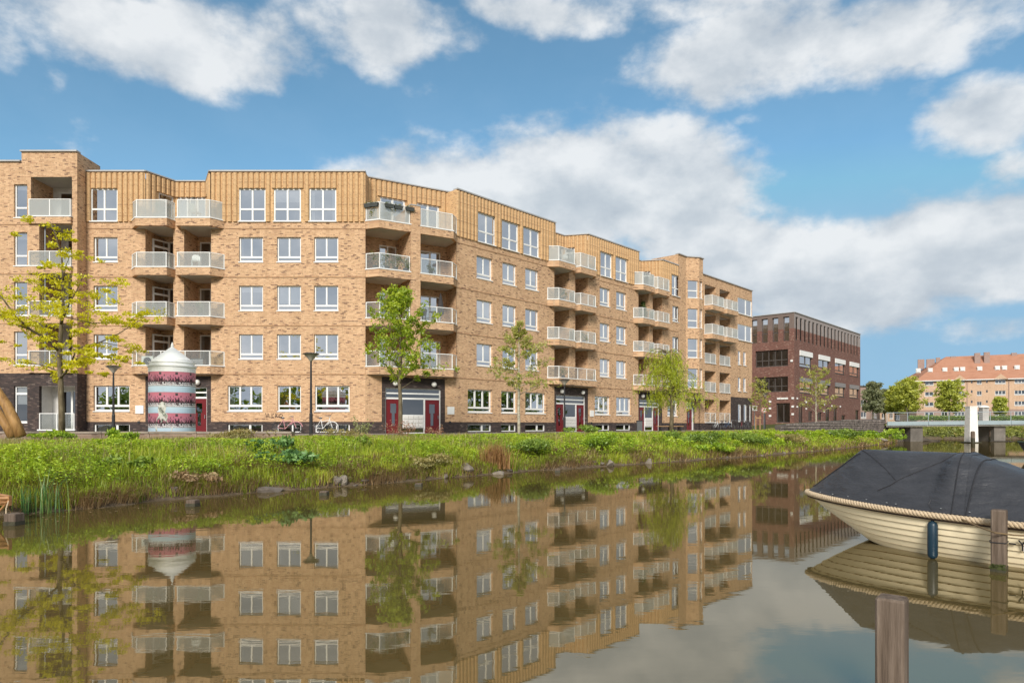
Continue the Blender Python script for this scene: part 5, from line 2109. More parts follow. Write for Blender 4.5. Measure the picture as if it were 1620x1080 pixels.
# sward
X, Y, Z, S = shore_points(150000, 15.0, 11, power=1.5, smin=.0)
r = np.random.default_rng(1)
dd = np.hypot(X, Y)
lush = patch(X, Y, .55, 1) * .35 + patch(X, Y, 2.4, 2) ** 2 * .75
h = (.17 + .36 * lush) * r.uniform(.6, 1.3, len(X)) * np.interp(S, [0, 1.2, 3.5, 6], [.8, 1.0, 1.0, .38])
t = .05 + .38 * patch(X, Y, .8, 3) + .34 * patch(X, Y, 2.9, 13) + r.normal(0, .16, len(X)) + np.where(patch(X, Y, .9, 9) > .78, .25, 0)
V, Ft = blades(np.stack([X, Y, Z], 1), h, r.uniform(.1, .9, len(X)), .006 * np.maximum(1, dd / 16), 2)
tag(np_mesh('grass', V, Ft, GRASSM, tinted(t, 5)), 'bright green grass growing all over the far bank', 'grass', kind='stuff')

# broad-leaved herbs (nettles and the like), in mounds
X, Y, Z, S = shore_points(9000, 9.5, 12, power=1.1, smin=.7)
r = np.random.default_rng(3)
mound = patch(X, Y, .75, 4)
keep = r.random(len(X)) < np.clip(mound * 1.5 - .25, .08, 1)
X, Y, Z, S, mound = X[keep], Y[keep], Z[keep], S[keep], mound[keep]
hh = (.12 + .36 * mound) * np.interp(S, [3, 6], [1.0, .36])
k = 24
n = len(X)
ii = np.repeat(np.arange(n), k)
r2 = r.random(n * k)
P = np.stack([X[ii] + r.normal(0, .10, n * k) * (1.2 - r2), Y[ii] + r.normal(0, .10, n * k) * (1.2 - r2), Z[ii] + .03 + hh[ii] * r2 ** .7 * 1.1], 1)
a = r.normal(size=(n * k, 3))
a[:, 2] *= .45
a /= np.linalg.norm(a, axis=1)[:, None]
bb = np.cross(a, np.array([0, 0, 1.0]) + .5 * r.normal(size=(n * k, 3)))
bb /= np.linalg.norm(bb, axis=1)[:, None]
sz = (.034 * np.maximum(1, np.hypot(X, Y) / 20))[ii][:, None] * r.uniform(.6, 1.4, (n * k, 1))
V = np.stack([P - a * sz, P + bb * sz * .45, P + a * sz, P - bb * sz * .45], 1).reshape(-1, 3)
tt = (.10 + .45 * patch(X, Y, 1.1, 5))[ii] + .40 * r2 + r.normal(0, .10, n * k)
tag(np_mesh('herbs', V, np.arange(4 * n * k).reshape(-1, 4), HERBM, tinted(tt, 4)), 'lush broad-leaved weeds covering the bank in mounds', 'weeds', kind='stuff')

# olive seeding weeds higher on the bank
X, Y, Z, S = shore_points(34000, 10.0, 13, power=.8, smin=2.0)
r = np.random.default_rng(4)
keep = r.random(len(X)) < np.clip((patch(X, Y, .9, 6) - .38) * 3.0, .08, 1)
X, Y, Z, S = X[keep], Y[keep], Z[keep], S[keep]
V, Ft = blades(np.stack([X, Y, Z], 1), r.uniform(.25, .6, len(X)) * np.interp(S, [3.5, 7], [1.0, .5]), r.uniform(.05, .5, len(X)), .005 * np.maximum(1, np.hypot(X, Y) / 16), 6)
tag(np_mesh('seeding_grass', V, Ft, OLIVEM, tinted(r.random(len(X)), 5)), 'brownish seeding grass scattered over the upper bank', 'grass', kind='stuff')

# dry straw hanging at the waterline
X, Y, Z, S = shore_points(110000, 2.3, 14, power=1.6, smin=-.35)
r = np.random.default_rng(5)
keep = r.random(len(X)) < np.clip((patch(X, Y, .9, 7) - .22) * 2.2, .22, 1)
X, Y, Z, S = X[keep], Y[keep], Z[keep], S[keep]
gx = np.gradient(np.interp(xs_g := np.linspace(-12, 40, 400), WL[:, 0], WL[:, 1]), xs_g)
ang = np.arctan2(np.interp(X, xs_g, gx), 1.0) - np.pi / 2 + r.normal(0, .8, len(X))
V, Ft = blades(np.stack([X, Y, Z], 1), r.uniform(.12, .36, len(X)), r.uniform(.6, 1.5, len(X)), .0055 * np.maximum(1, np.hypot(X, Y) / 16), 7, ang)
tag(np_mesh('dry_grass', V, Ft, DRYM, tinted(r.random(len(X)) * .7 + .3 * patch(X, Y, 1.5, 8), 5)), 'withered straw-coloured grass hanging over the waterline', 'dry grass', kind='stuff')

# dead matted clumps and old stalks between the green
X, Y, Z, S = shore_points(60000, 6.0, 15, power=.9, smin=.6)
r = np.random.default_rng(15)
pp = patch(X, Y, 1.25, 11) * .6 + patch(X, Y, 3.1, 12) * .4
keep = r.random(len(X)) < np.clip((pp - .60) * 5, .0, 1)
X, Y, Z, S = X[keep], Y[keep], Z[keep], S[keep]
V, Ft = blades(np.stack([X, Y, Z], 1), r.uniform(.2, .55, len(X)) * np.interp(S, [3.5, 6], [1.0, .5]), r.uniform(.3, 1.3, len(X)), .0045 * np.maximum(1, np.hypot(X, Y) / 16), 16)
tag(np_mesh('dead_stalks', V, Ft, DRYM, tinted(r.random(len(X)), 5)), 'dead brown stalks matted between the green weeds', 'dry stalks', kind='stuff')

# scrub on the bank beyond the bridge
r = np.random.default_rng(8)
n = 1500
X = r.uniform(41, 90, n)
Y = np.interp(X, WL[:, 0], WL[:, 1]) + r.uniform(.1, 7, n)
Z = ground_z(X, Y)
cs = np.stack([X, Y, Z + .25], 1)
V, Fq, ti = leaf_cloud(cs, np.stack([r.uniform(.3, .6, n), r.uniform(.3, .6, n), r.uniform(.25, .65, n)], 1), 30000, .13, 9)
tag(np_mesh('scrub', V, Fq, leafmat('scrub_leaves', [(0, (0.112, 0.128, 0.038)), (.5, (0.255, 0.285, 0.060)), (.8, (0.405, 0.420, 0.090)), (1, (0.450, 0.300, 0.150))], .4), ti), 'mixed green and tan scrub on the bank behind the bridge', 'scrub', kind='stuff')

# ---- single plants that stand out
def ground_at(x, d):
    X = (x - CX) / FPX * d
    return Vector((X, d, float(ground_z(X, d))))


def shrub(x, d, w, h, mat, label, seed, n=900, size=.05, name='shrub', cat='shrub', stems=9, droop=0.0):
    p = ground_at(x, d)
    t = thing(name, label, cat, p)
    r = random.Random(seed)
    cs, rad = [], []
    mb = MB()
    for i in range(stems):
        a, q = r.uniform(0, 6.28), r.random() ** .5 * w / 2
        c = Vector((q * math.cos(a), q * math.sin(a), h * r.uniform(.35, .85) * (1 - .35 * q / (w / 2))))
        cs.append(c)
        rad.append((w * .20, w * .20, h * .22))
        mb.tube([(c.x * .2, c.y * .2, -.05), (c.x * .7, c.y * .7, c.z * .5), c], [.012, .009, .004], 5)
    mb.build('stems', M_STEM, t)
    V, Fq, ti = leaf_cloud(cs, rad, n, size, seed, droop)
    np_mesh('foliage', V, Fq, mat, ti, t)
    return t


def tuft(x, d, n, h, w, mat, label, seed, name='reed_tuft', cat='reeds', lean=.5, spread=.25):
    p = ground_at(x, d)
    p.z = max(p.z, -.02)
    t = thing(name, label, cat, p)
    r = np.random.default_rng(seed)
    P = np.stack([r.normal(0, spread, n), r.normal(0, spread * .6, n), np.zeros(n)], 1)
    V, Ft = blades(P, r.uniform(.55, 1.1, n) * h, r.uniform(.02, lean, n), np.full(n, w), seed)
    np_mesh('blades', V, Ft, mat, tinted(r.random(n), 5), t)
    return t


M_STEM = M('weed_stem', (.14, .12, .05), .85, .2, 6)
REEDM = leafmat('reed_blades', [(0, (0.052, 0.130, 0.039)), (.6, (0.117, 0.247, 0.065)), (1, (0.286, 0.351, 0.104))], .3)
RUSTM = leafmat('rusty_reeds', [(0, (.20, .10, .04)), (.5, (.36, .19, .075)), (1, (.46, .28, .13))], .25)
BLUEG = leafmat('blue_green_leaves', [(0, (0.053, 0.128, 0.045)), (.5, (0.112, 0.240, 0.075)), (1, (0.240, 0.405, 0.120))], .3)
DKG = leafmat('dark_shrub_leaves', [(0, (.08, .13, .025)), (.5, (.18, .28, .04)), (1, (.34, .44, .07))], .3)
PINKT = leafmat('pinkish_twigs', [(0, (.30, .12, .09)), (.5, (.42, .22, .15)), (1, (.50, .34, .22))], .3)
tuft(74, 12.45, 42, .95, .009, REEDM, 'tall green reeds at the waterline on the left', 1, spread=.17, lean=.6)
tuft(42, 12.3, 45, .55, .009, REEDM, 'small green reed tuft left of the tall reeds', 2, spread=.08, lean=.3)
tuft(783, 22.6, 420, .95, .010, RUSTM, 'rust-brown dead reed clump in the middle of the bank', 3, spread=.20, lean=.75)
shrub(455, 18.4, 1.5, .62, BLUEG, 'blue-green large-leaved weed hanging over the stones', 4, 900, .085, cat='weed', droop=.4)
shrub(430, 19.6, 1.2, .72, BLUEG, 'blue-green leafy weed above the large-leaved one', 5, 700, .075, cat='weed')
shrub(385, 27.0, 2.6, .55, OLIVEM, 'wide olive-brown shrub at the bank top right of the advertising column', 6, 1500, .05)
shrub(545, 25.0, 1.6, .62, OLIVEM, 'olive twiggy weed patch near the tallest street lamp', 7, 900, .045)
shrub(563, 22.3, .95, .55, DKG, 'low dark green weed left of the bank centre', 8, 600, .06, cat='weed')
shrub(842, 25.2, 2.1, .95, DKG, 'dense dark green shrub right of the dead reed clump', 9, 2400, .055)
shrub(955, 28.8, 2.3, .95, HERBM, 'round green bush in the middle right of the bank', 10, 2200, .06)
shrub(1095, 34.2, 2.6, 1.0, DKG, 'dark green bush below the willow', 11, 1900, .07)
shrub(1128, 32.6, 1.9, .62, HERBM, 'bright green leafy weed spilling down to the water below the willow', 12, 1300, .085, cat='weed', droop=.4)
shrub(1178, 37.0, 2.3, .95, DKG, 'dark shrub on the bank below the bicycles', 13, 1600, .075)
shrub(1250, 41.5, 2.3, .8, OLIVEM, 'brownish shrub on the bank below the rubble wall', 14, 1200, .07)
shrub(1330, 52.0, 3.0, 1.0, DKG, 'dark shrub near the right end of the bank', 15, 1500, .09)
shrub(1400, 61.5, 3.6, 1.25, HERBM, 'green shrub against the bridge abutment', 16, 1500, .11)
shrub(632, 31.0, 1.3, 1.0, PINKT, 'pinkish dry twiggy weed before the left red door of the corner entrance', 17, 420, .045, stems=16)
shrub(690, 33.0, 1.1, .8, PINKT, 'small pinkish dry weed before the right red door of the corner entrance', 18, 260, .045, stems=12)
shrub(572, 27.5, .8, 1.25, leafmat('pale_sapling_leaves', [(0, (.18, .22, .06)), (.6, (.34, .36, .14)), (1, (.55, .55, .36))], .4), 'pale flowering sapling standing up from the bank left of the corner entrance', 19, 330, .045, 'sapling', 'sapling')
shrub(916, 44, 2.4, .75, DKG, 'trimmed low green bush before the right wing letter boxes', 20, 1100, .07)
shrub(187, 21.0, 1.0, .55, HERBM, 'leafy weed clump below the yellow tree', 21, 600, .07, cat='weed')
shrub(205, 15.8, 1.1, .5, DKG, 'broad-leaved dark weed low on the left bank', 22, 600, .07, cat='weed', droop=.3)
shrub(85, 24.5, 1.3, .5, HERBM, 'leafy green weed at the foot of the yellow tree', 23, 700, .07, cat='weed')
shrub(680, 20.9, 1.5, .6, OLIVEM, 'brown withered shrub near the water in the middle of the bank', 24, 1100, .045, droop=.5)
shrub(300, 15.3, 1.0, .34, DRYM, 'pale withered tussock beside the post below the advertising column', 25, 700, .05, 'tussock', 'tussock', droop=.5)

# stones along the waterline
import bmesh
ROCKM = [M('grey_rock', (.19, .16, .13), .9, .35, 3, .5, 9), M('pale_rock', (.24, .205, .165), .9, .3, 3, .5, 9), M('dark_rock', (.14, .115, .095), .9, .35, 3, .5, 9)]


def rock(x, d, w, h, label, seed, group=None, mat=0, sink=.3, pos=None):
    r = random.Random(seed)
    bm = bmesh.new()
    for _ in range(16):
        v_ = Vector((r.gauss(0, 1), r.gauss(0, 1), r.gauss(0, 1))).normalized()
        bm.verts.new((v_.x * w * .5 * r.uniform(.8, 1.1), v_.y * w * .42, v_.z * h * .62))
    res = bmesh.ops.convex_hull(bm, input=bm.verts)
    for v_ in [v_ for v_ in bm.verts if not v_.link_faces]:
        bm.verts.remove(v_)
    bmesh.ops.bevel(bm, geom=bm.edges[:], offset=min(w, h) * .06, segments=1, affect='EDGES')
    me = bpy.data.meshes.new('rock')
    bm.to_mesh(me)
    bm.free()
    me.materials.append(ROCKM[mat])
    p = pos or ground_at(x, d)
    p.z = max(p.z, -.02) + h * (.5 - sink)
    o = put('rock', me, None, p, r.uniform(0, 3))
    return tag(o, label, 'rock', group)


def wl_depth(x):
    """depth at which the shoreline crosses the line of sight through pixel x"""
    k = (x - CX) / FPX
    ys_ = np.linspace(9, 76, 4000)
    f = ys_ - np.interp(k * ys_, WL[:, 0], WL[:, 1])
    i = np.argmax(f > 0)
    return float(ys_[i])


rock(737, wl_depth(737) + .25, .62, .34, 'large pale sloping slab of stone at the waterline left of the dead reeds', 1, mat=1)
rock(541, wl_depth(541) + .2, .42, .38, 'upright grey boulder at the waterline left of the bank centre', 2, mat=1)
rock(533, wl_depth(533) + .1, .34, .26, 'small stone leaning on the upright grey boulder', 3)
rock(1027, wl_depth(1027) + .05, .42, .34, 'pale blocky stone at the waterline below the willow', 4, mat=1)
rock(965, wl_depth(965) + .0, .45, .30, 'pale flat stone at the waterline right of the dead reeds', 5, mat=1)
rock(425, wl_depth(425) + .1, .8, .22, 'long low earth-covered stone left of the boulders', 6, mat=2)
rock(788, wl_depth(788) - .05, .55, .2, 'flat stone under the dead reed clump', 7, mat=1)
rock(1392, 57.5, 1.3, .35, 'pale slab of stone sliding into the water by the bridge', 8, mat=1)
rr = random.Random(5)
ORD = 'first second third fourth fifth sixth seventh eighth ninth tenth eleventh twelfth thirteenth fourteenth fifteenth sixteenth seventeenth eighteenth nineteenth twentieth'.split()
for i, x in enumerate((275, 487, 505, 553, 562, 577, 590, 705, 805, 905, 940, 952, 985, 1045, 1058, 1150, 1162, 1205, 1240, 1285)):
    rock(x, wl_depth(x) + rr.uniform(-.02, .35), rr.uniform(.14, .32), rr.uniform(.08, .17), 'small stone, %s from the left of the row of small stones at the waterline' % ORD[i], 20 + i, 'small stones at the waterline', rr.choice([0, 2, 2]))

# ------------------------------------------------------------------ trees
BARK = NB('grey_bark')
v = BARK.coord()
g1 = BARK.noise(BARK.mapping(v, (9, 9, 2.2)), 1.2, 6, .65)
BARK.pbr(BARK.ramp(g1, [(.3, (.075, .055, .035)), (.55, (.17, .135, .085)), (.75, (.27, .225, .15))]), .9, BARK.bump(g1, .7, .02), 0, .15)
BIRCH = NB('pale_bark')
v = BIRCH.coord()
g1 = BIRCH.noise(BIRCH.mapping(v, (2.5, 2.5, 9)), 1.2, 5, .65)
BIRCH.pbr(BIRCH.ramp(g1, [(.35, (.20, .16, .11)), (.5, (.44, .39, .30)), (.75, (.56, .51, .42))]), .85, None, 0, .2)
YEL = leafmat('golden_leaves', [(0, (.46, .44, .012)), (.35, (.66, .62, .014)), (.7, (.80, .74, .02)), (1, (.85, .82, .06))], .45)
FRESH = leafmat('fresh_green_leaves', [(0, (.16, .24, .018)), (.4, (.32, .44, .028)), (.75, (.48, .58, .04)), (1, (.62, .66, .08))], .45)
OLIV = leafmat('olive_birch_leaves', [(0, (.24, .26, .045)), (.45, (.40, .42, .08)), (.8, (.54, .52, .15)), (1, (.58, .48, .22))], .42)
WILL = leafmat('willow_leaves', [(0, (.24, .30, .022)), (.4, (.40, .47, .03)), (.75, (.54, .58, .045)), (1, (.66, .66, .10))], .45)


def bezier(a, b_, c, n=6):
    return [a * (1 - t) ** 2 + b_ * 2 * t * (1 - t) + c * t * t for t in np.linspace(0, 1, n)]


def tree(label, base, H, r0, rmax, prof, upa, n_br, leafm, n_leaf, size, seed, t0=.22, bark=None, droop=0.0, rc=.32, name='tree', group=None, inner=.3, lean=(0, 0)):
    """trunk with limbs spiralling up it; leaves cluster along the limbs and their twigs"""
    r = random.Random(seed)
    t = thing(name, label, 'tree', base, 0, group)
    mb = MB()
    path, rad = [], []
    for i in range(9):
        q = i / 8
        path.append(Vector((lean[0] * q + r.uniform(-.03, .03) * H * .12, lean[1] * q + r.uniform(-.03, .03) * H * .12, H * q - (.15 if i == 0 else 0))))
        rad.append(r0 * (1 - q) ** .8 + .008)
    path[0].x = path[0].y = 0
    mb.tube(path, rad, 9)

    def at(q):
        f = q * 8
        i = min(int(f), 7)
        return path[i].lerp(path[i + 1], f - i)
    cs, rs = [], []
    for i in range(n_br):
        q = t0 + (.97 - t0) * (i + r.random() * .6) / n_br
        az_ = i * 2.39996 + r.uniform(-.5, .5)
        L = rmax * prof(q) * r.uniform(.75, 1.15)
        up = upa(q) + r.uniform(-.15, .15)
        s = at(q)
        hd = Vector((math.cos(az_), math.sin(az_), 0))
        e_ = s + hd * L * math.cos(up) + Vector((0, 0, L * math.sin(up)))
        mid = s.lerp(e_, .5) + Vector((0, 0, L * r.uniform(-.02, .12)))
        bz = bezier(s, mid, e_)
        rb = max(.008, r0 * (1 - q) * .42)
        mb.tube(bz, list(np.linspace(rb, .005, len(bz))), 5)
        for k in range(2, len(bz)):
            f = k / (len(bz) - 1)
            if f < inner:
                continue
            cs.append(bz[k])
            rs.append(rc * r.uniform(.6, 1.2))
            tw = bz[k] + Vector((r.gauss(0, .22), r.gauss(0, .22), r.gauss(0.05, .16) - droop * .2)) * L * .55
            mb.tube([bz[k], tw], [.008, .003], 4)
            cs.append(tw)
            rs.append(rc * r.uniform(.5, 1.0))
    cs.append(path[-1])
    rs.append(rc * .7)
    mb.build('trunk', bark or BARK.m, t, smooth=True)
    rs = np.array(rs)
    V, Fq, ti = leaf_cloud(cs, np.stack([rs, rs, rs * .75], 1), n_leaf, size, seed, droop)
    np_mesh('crown', V, Fq, leafm, ti, t)
    return t


tree('fresh green young tree before the corner entrance', ground_at(633, 35.5), 7.35, .12, 2.55,
     lambda q: .35 + .65 * max(0, 1 - ((q - .42) / .5) ** 2), lambda q: .35 + .75 * q, 34, FRESH, 8200, .085, 5, t0=.33, rc=.34)
tree('sparse olive birch-like tree with pale trunk before the right wing', ground_at(821, 33.0), 5.55, .075, 1.75,
     lambda q: .22 + .78 * max(0, 1 - ((q - .50) / .36) ** 2), lambda q: .15 + .5 * q, 24, OLIV, 3300, .070, 6, t0=.36, bark=BIRCH.m, rc=.24)
tree('small thin sapling tree before the middle of the office', ground_at(1291, 62.0), 5.3, .07, 1.9,
     lambda q: .4 + .6 * max(0, 1 - ((q - .55) / .5) ** 2), lambda q: .3 + .5 * q, 22, OLIV, 1500, .10, 7, t0=.3, bark=BIRCH.m, rc=.32)
tree('thin young tree beside the signs at the office corner', ground_at(1203, 68.5), 4.9, .06, 1.2,
     lambda q: .4 + .6 * max(0, 1 - ((q - .6) / .5) ** 2), lambda q: .4 + .5 * q, 18, OLIV, 750, .11, 8, t0=.35, rc=.28)

# weeping willow
def willow(label, base, seed):
    r = random.Random(seed)
    t = thing('willow_tree', label, 'tree', base)
    mb = MB()
    H = 5.9
    path = [Vector((0, 0, -.15)), Vector((.03, 0, 1.2)), Vector((.06, .05, 2.0)), Vector((0.0, .05, 3.0)), Vector((-.15, 0, 4.2)), Vector((-.35, 0, 5.5))]
    mb.tube(path, [.15, .13, .12, .09, .06, .03], 9)
    strands = []
    for i in range(60):
        q = r.uniform(.12, 1.0)
        s = path[2].lerp(path[3], q / .35) if q < .35 else path[3].lerp(path[5], (q - .35) / .65)
        az_ = i * 2.39996
        L = (2.75 * (1 - (q - .25) ** 2 * .95)) * r.uniform(.35, 1.1)
        hd = Vector((math.cos(az_), math.sin(az_), 0))
        top = s + hd * L * .55 + Vector((0, 0, .35 + .45 * r.random()))
        e_ = s + hd * L + Vector((0, 0, -.15 - .5 * r.random()))
        bz = bezier(s, top, e_, 8)
        mb.tube(bz, list(np.linspace(.035, .006, 8)), 5)
        for k in range(2, 8):
            for _ in range(r.choice([1, 2, 3])):
                p = bz[k] + Vector((r.gauss(0, .14), r.gauss(0, .14), 0))
                strands.append((p, r.uniform(.2, 1.5) * (1 if q > .3 else .8)))
    mb.build('trunk', BARK.m, t, smooth=True)
    P, A = [], []
    rr_ = np.random.default_rng(seed)
    for (p, L) in strands:
        n = int(L * 20)
        sw = Vector((r.gauss(0, .09), r.gauss(0, .09), 0))
        for j in range(n):
            f = j / n
            q = p + Vector((0, 0, -L * f)) + sw * f * f * 3 + Vector((r.gauss(0, .035), r.gauss(0, .035), 0))
            if q.z > .35:
                P.append(q)
    P = np.array([tuple(q) for q in P])
    n = len(P)
    a = rr_.normal(size=(n, 3)) * .45
    a[:, 2] -= .9
    a /= np.linalg.norm(a, axis=1)[:, None]
    b_ = np.cross(a, rr_.normal(size=(n, 3)))
    b_ /= np.linalg.norm(b_, axis=1)[:, None]
    s = .085 * rr_.uniform(.6, 1.3, (n, 1))
    V = np.stack([P - a * s, P + b_ * s * .22, P + a * s, P - b_ * s * .22], 1).reshape(-1, 3)
    ti = np.repeat(np.clip(rr_.random(n) * .6 + .4 * patch(P[:, 0], P[:, 2], 2.2, 1), 0, 1), 4)
    np_mesh('crown', V, np.arange(4 * n).reshape(-1, 4), WILL, ti, t)
    return t


willow('yellow-green weeping willow near the tower of the right wing', ground_at(1062, 44.5), 3)

# golden tree at the left: limbs and leaf sprays set out one by one
YD = 25.5
YB = ground_at(97, YD)
YT = thing('golden_tree', 'tall airy tree with golden yellow leaves at the left', 'tree', YB)
rY = random.Random(4)


def yp(x, y, dz=0.0):
    return px(x, y, YD) + Vector((0, dz, 0)) - YB


limbs = [([(98, 700, 0), (97.5, 650, 0), (96, 605, 0), (94, 560, 0), (95, 520, .05), (97, 480, .1), (97, 440, .1), (96, 405, .05), (88, 372, 0), (80, 352, 0)], [7.5, 6.6, 5.8, 5, 4.2, 3.2, 2.5, 1.8, 1.2, .7]),
         ([(95, 598, 0), (112, 590, -.3), (128, 578, -.6), (140, 563, -.8), (138, 550, -.9)], [3.2, 2.8, 2.3, 1.6, .8]),
         ([(128, 578, -.6), (150, 571, -1.0), (178, 570, -1.4), (205, 566, -1.7)], [1.6, 1.3, 1.0, .6]),
         ([(95, 562, 0), (115, 548, .4), (138, 537, .8), (160, 522, 1.1), (185, 500, 1.4), (205, 482, 1.6)], [2.6, 2.1, 1.6, 1.2, .9, .5]),
         ([(96, 512, 0), (112, 496, -.3), (127, 483, -.6), (143, 466, -.8), (158, 440, -.9)], [2.4, 2.0, 1.6, 1.1, .6]),
         ([(94, 556, 0), (86, 540, -.3), (70, 526, -.7), (56, 508, -1.0), (44, 484, -1.2), (28, 462, -1.4), (8, 438, -1.5), (-12, 420, -1.6)], [3.4, 3.0, 2.6, 2.1, 1.7, 1.3, .9, .5]),
         ([(93, 592, 0), (75, 583, .4), (50, 576, .8), (20, 571, 1.2), (-20, 566, 1.5)], [2.4, 1.9, 1.5, 1.1, .6]),
         ([(86, 540, -.3), (62, 520, .4), (35, 505, .9), (5, 494, 1.2), (-30, 486, 1.3)], [2.2, 1.8, 1.3, 1.0, .5]),
         ([(70, 526, -.7), (50, 516, -1.2), (25, 488, -1.6), (0, 470, -1.9), (-25, 462, -2.0)], [1.6, 1.3, 1.0, .8, .4]),
         ([(97, 470, .1), (84, 452, .5), (74, 442, .8)], [1.4, 1.0, .5]), ([(97, 445, .1), (112, 425, -.3), (124, 410, -.5)], [1.3, .9, .4]), ([(138, 537, .8), (160, 541, 1.2), (182, 545, 1.4)], [1.1, .8, .4]),
         ([(97, 500, 0), (120, 505, 1.0), (150, 498, 1.7), (178, 505, 2.0)], [1.5, 1.1, .8, .5])]
mb = MB()
for pts, rr_ in limbs:
    mb.tube([yp(*p) for p in pts], [q * .68 * YD / FPX for q in rr_], 8)
mb.build('trunk', BARK.m, YT, smooth=True)
sprays = [(62, 358, 18, 9), (82, 364, 9, 6), (92, 366, 10, 6), (96, 392, 12, 6), (112, 396, 10, 6), (122, 409, 12, 7), (82, 392, 8, 5), (86, 426, 12, 5), (8, 436, 18, 10), (-10, 420, 20, 12), (12, 455, 20, 10), (35, 462, 24, 10), (52, 472, 18, 8), (16, 478, 24, 10), (-20, 470, 30, 14), (40, 486, 20, 8),
           (148, 438, 20, 8), (164, 434, 16, 7), (142, 447, 14, 6), (95, 452, 14, 7), (108, 450, 14, 6), (84, 462, 12, 6), (130, 466, 16, 7), (150, 470, 16, 6), (86, 492, 18, 7), (110, 492, 20, 8), (100, 500, 14, 6), (62, 508, 16, 7), (45, 500, 16, 7), (130, 498, 16, 7), (10, 502, 20, 8), (-18, 492, 22, 9), (72, 516, 14, 6),
           (205, 478, 16, 11), (190, 488, 16, 9), (212, 492, 10, 8), (176, 500, 16, 8), (160, 508, 14, 6), (182, 512, 12, 6), (165, 496, 12, 6), (98, 528, 10, 4), (117, 544, 11, 5), (112, 552, 8, 4), (160, 528, 12, 5), (172, 544, 12, 5), (150, 545, 8, 4), (185, 566, 16, 6), (165, 568, 14, 6), (200, 570, 10, 5), (148, 560, 10, 5), (155, 575, 10, 5),
           (138, 550, 9, 5), (20, 569, 22, 6), (-10, 566, 22, 7), (50, 572, 14, 5), (40, 580, 12, 4), (150, 588, 8, 4), (165, 592, 7, 3), (120, 566, 7, 4), (30, 545, 8, 3)]
cs, rs = [], []
for (x, y, rx, ry) in sprays:
    for _ in range(3):
        cs.append(tuple(yp(x + rY.uniform(-.8, .8) * rx, y + rY.uniform(-.8, .8) * ry, rY.uniform(-1.9, 1.9))))
        f = rY.uniform(.5, 1.15)
        rs.append((rx * f * YD / FPX, rx * f * YD / FPX, ry * f * .8 * YD / FPX))
for pts, _ in limbs[1:]:
    for a, c in zip(pts[:-1], pts[1:]):
        for _k in range(2):
            f = rY.random()
            q = yp(*[a[i] + (c[i] - a[i]) * f for i in range(3)]) + Vector((rY.gauss(0, .22), rY.gauss(0, .3), rY.gauss(.02, .12)))
            cs.append(tuple(q))
            rs.append((rY.uniform(.12, .34),) * 2 + (rY.uniform(.06, .14),))
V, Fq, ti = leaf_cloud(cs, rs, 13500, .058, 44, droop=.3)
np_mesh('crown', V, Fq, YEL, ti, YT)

# trees beyond the bridge
FARG = leafmat('far_tree_leaves', [(0, (.24, .27, .05)), (.4, (.44, .48, .07)), (.75, (.58, .60, .10)), (1, (.66, .66, .16))], .4)
FARD = leafmat('far_dull_leaves', [(0, (.15, .17, .09)), (.5, (.27, .29, .15)), (1, (.36, .36, .20))], .4)


def far_tree(x, ytop, ybase, w, d, mat, label, seed):
    p = px(x, ybase, d)
    H = (ybase - ytop) * d / FPX
    W = w * d / FPX / 2
    tree(label, (p.x, p.y, p.z), H, .16, W, lambda q: .45 + .55 * max(0, 1 - ((q - .5) / .5) ** 2), lambda q: .15 + .9 * q, 34, mat, 5200, .30, seed, t0=.22, rc=W * .30, inner=.2, group='trees beyond the bridge')


far_tree(1437, 609, 664, 50, 150, FARG, 'bright green round tree before the left end of the orange block', 1)
far_tree(1416, 618, 664, 34, 160, FARG, 'pale green tree just left of the orange block', 2)
far_tree(1381, 611, 664, 34, 148, FARD, 'grey-green tree right of the office building', 3)
far_tree(1502, 612, 664, 48, 145, FARG, 'bright green round tree before the middle of the orange block', 4)
far_tree(1582, 633, 662, 22, 140, FARG, 'small thin tree before the right part of the orange block', 5)
far_tree(1400, 620, 664, 24, 175, FARD, 'dull small tree between the grey-green and pale green trees', 6)
# clipped hedge along the far quay
cs = [tuple(px(x, 661, 138)) for x in np.arange(1440, 1700, 2.2)]
base = px(1440, 664, 138)
t = thing('hedge', 'long dark clipped hedge behind the bridge railing', 'hedge', base)
V, Fq, ti = leaf_cloud(np.array(cs) - np.array(base), [(.45, .5, .62)] * len(cs), 9000, .16, 71)
np_mesh('foliage', V, Fq, DKG, ti, t)

# leaves and scum drifting near the far bank
r = np.random.default_rng(21)
n = 900
xx = r.uniform(-10, 34, n)
yy = np.interp(xx, WL[:, 0], WL[:, 1])
off = np.abs(r.normal(0, .9, n)) + .12
P = np.stack([xx + off * .72, yy - off * .68, np.full(n, .004)], 1)
an = r.random(n) * 6.28
sz = r.uniform(.012, .045, n)[:, None]
a = np.stack([np.cos(an), np.sin(an), np.zeros(n)], 1) * sz
b_ = np.stack([-np.sin(an), np.cos(an), np.zeros(n)], 1) * sz * .5
V = np.stack([P - a, P + b_, P + a, P - b_], 1).reshape(-1, 3)
tag(np_mesh('floating_leaves', V, np.arange(4 * n).reshape(-1, 4), DRYM, tinted(r.random(n), 4)), 'tiny dead leaves drifting on the water along the far bank', 'leaves', kind='stuff')

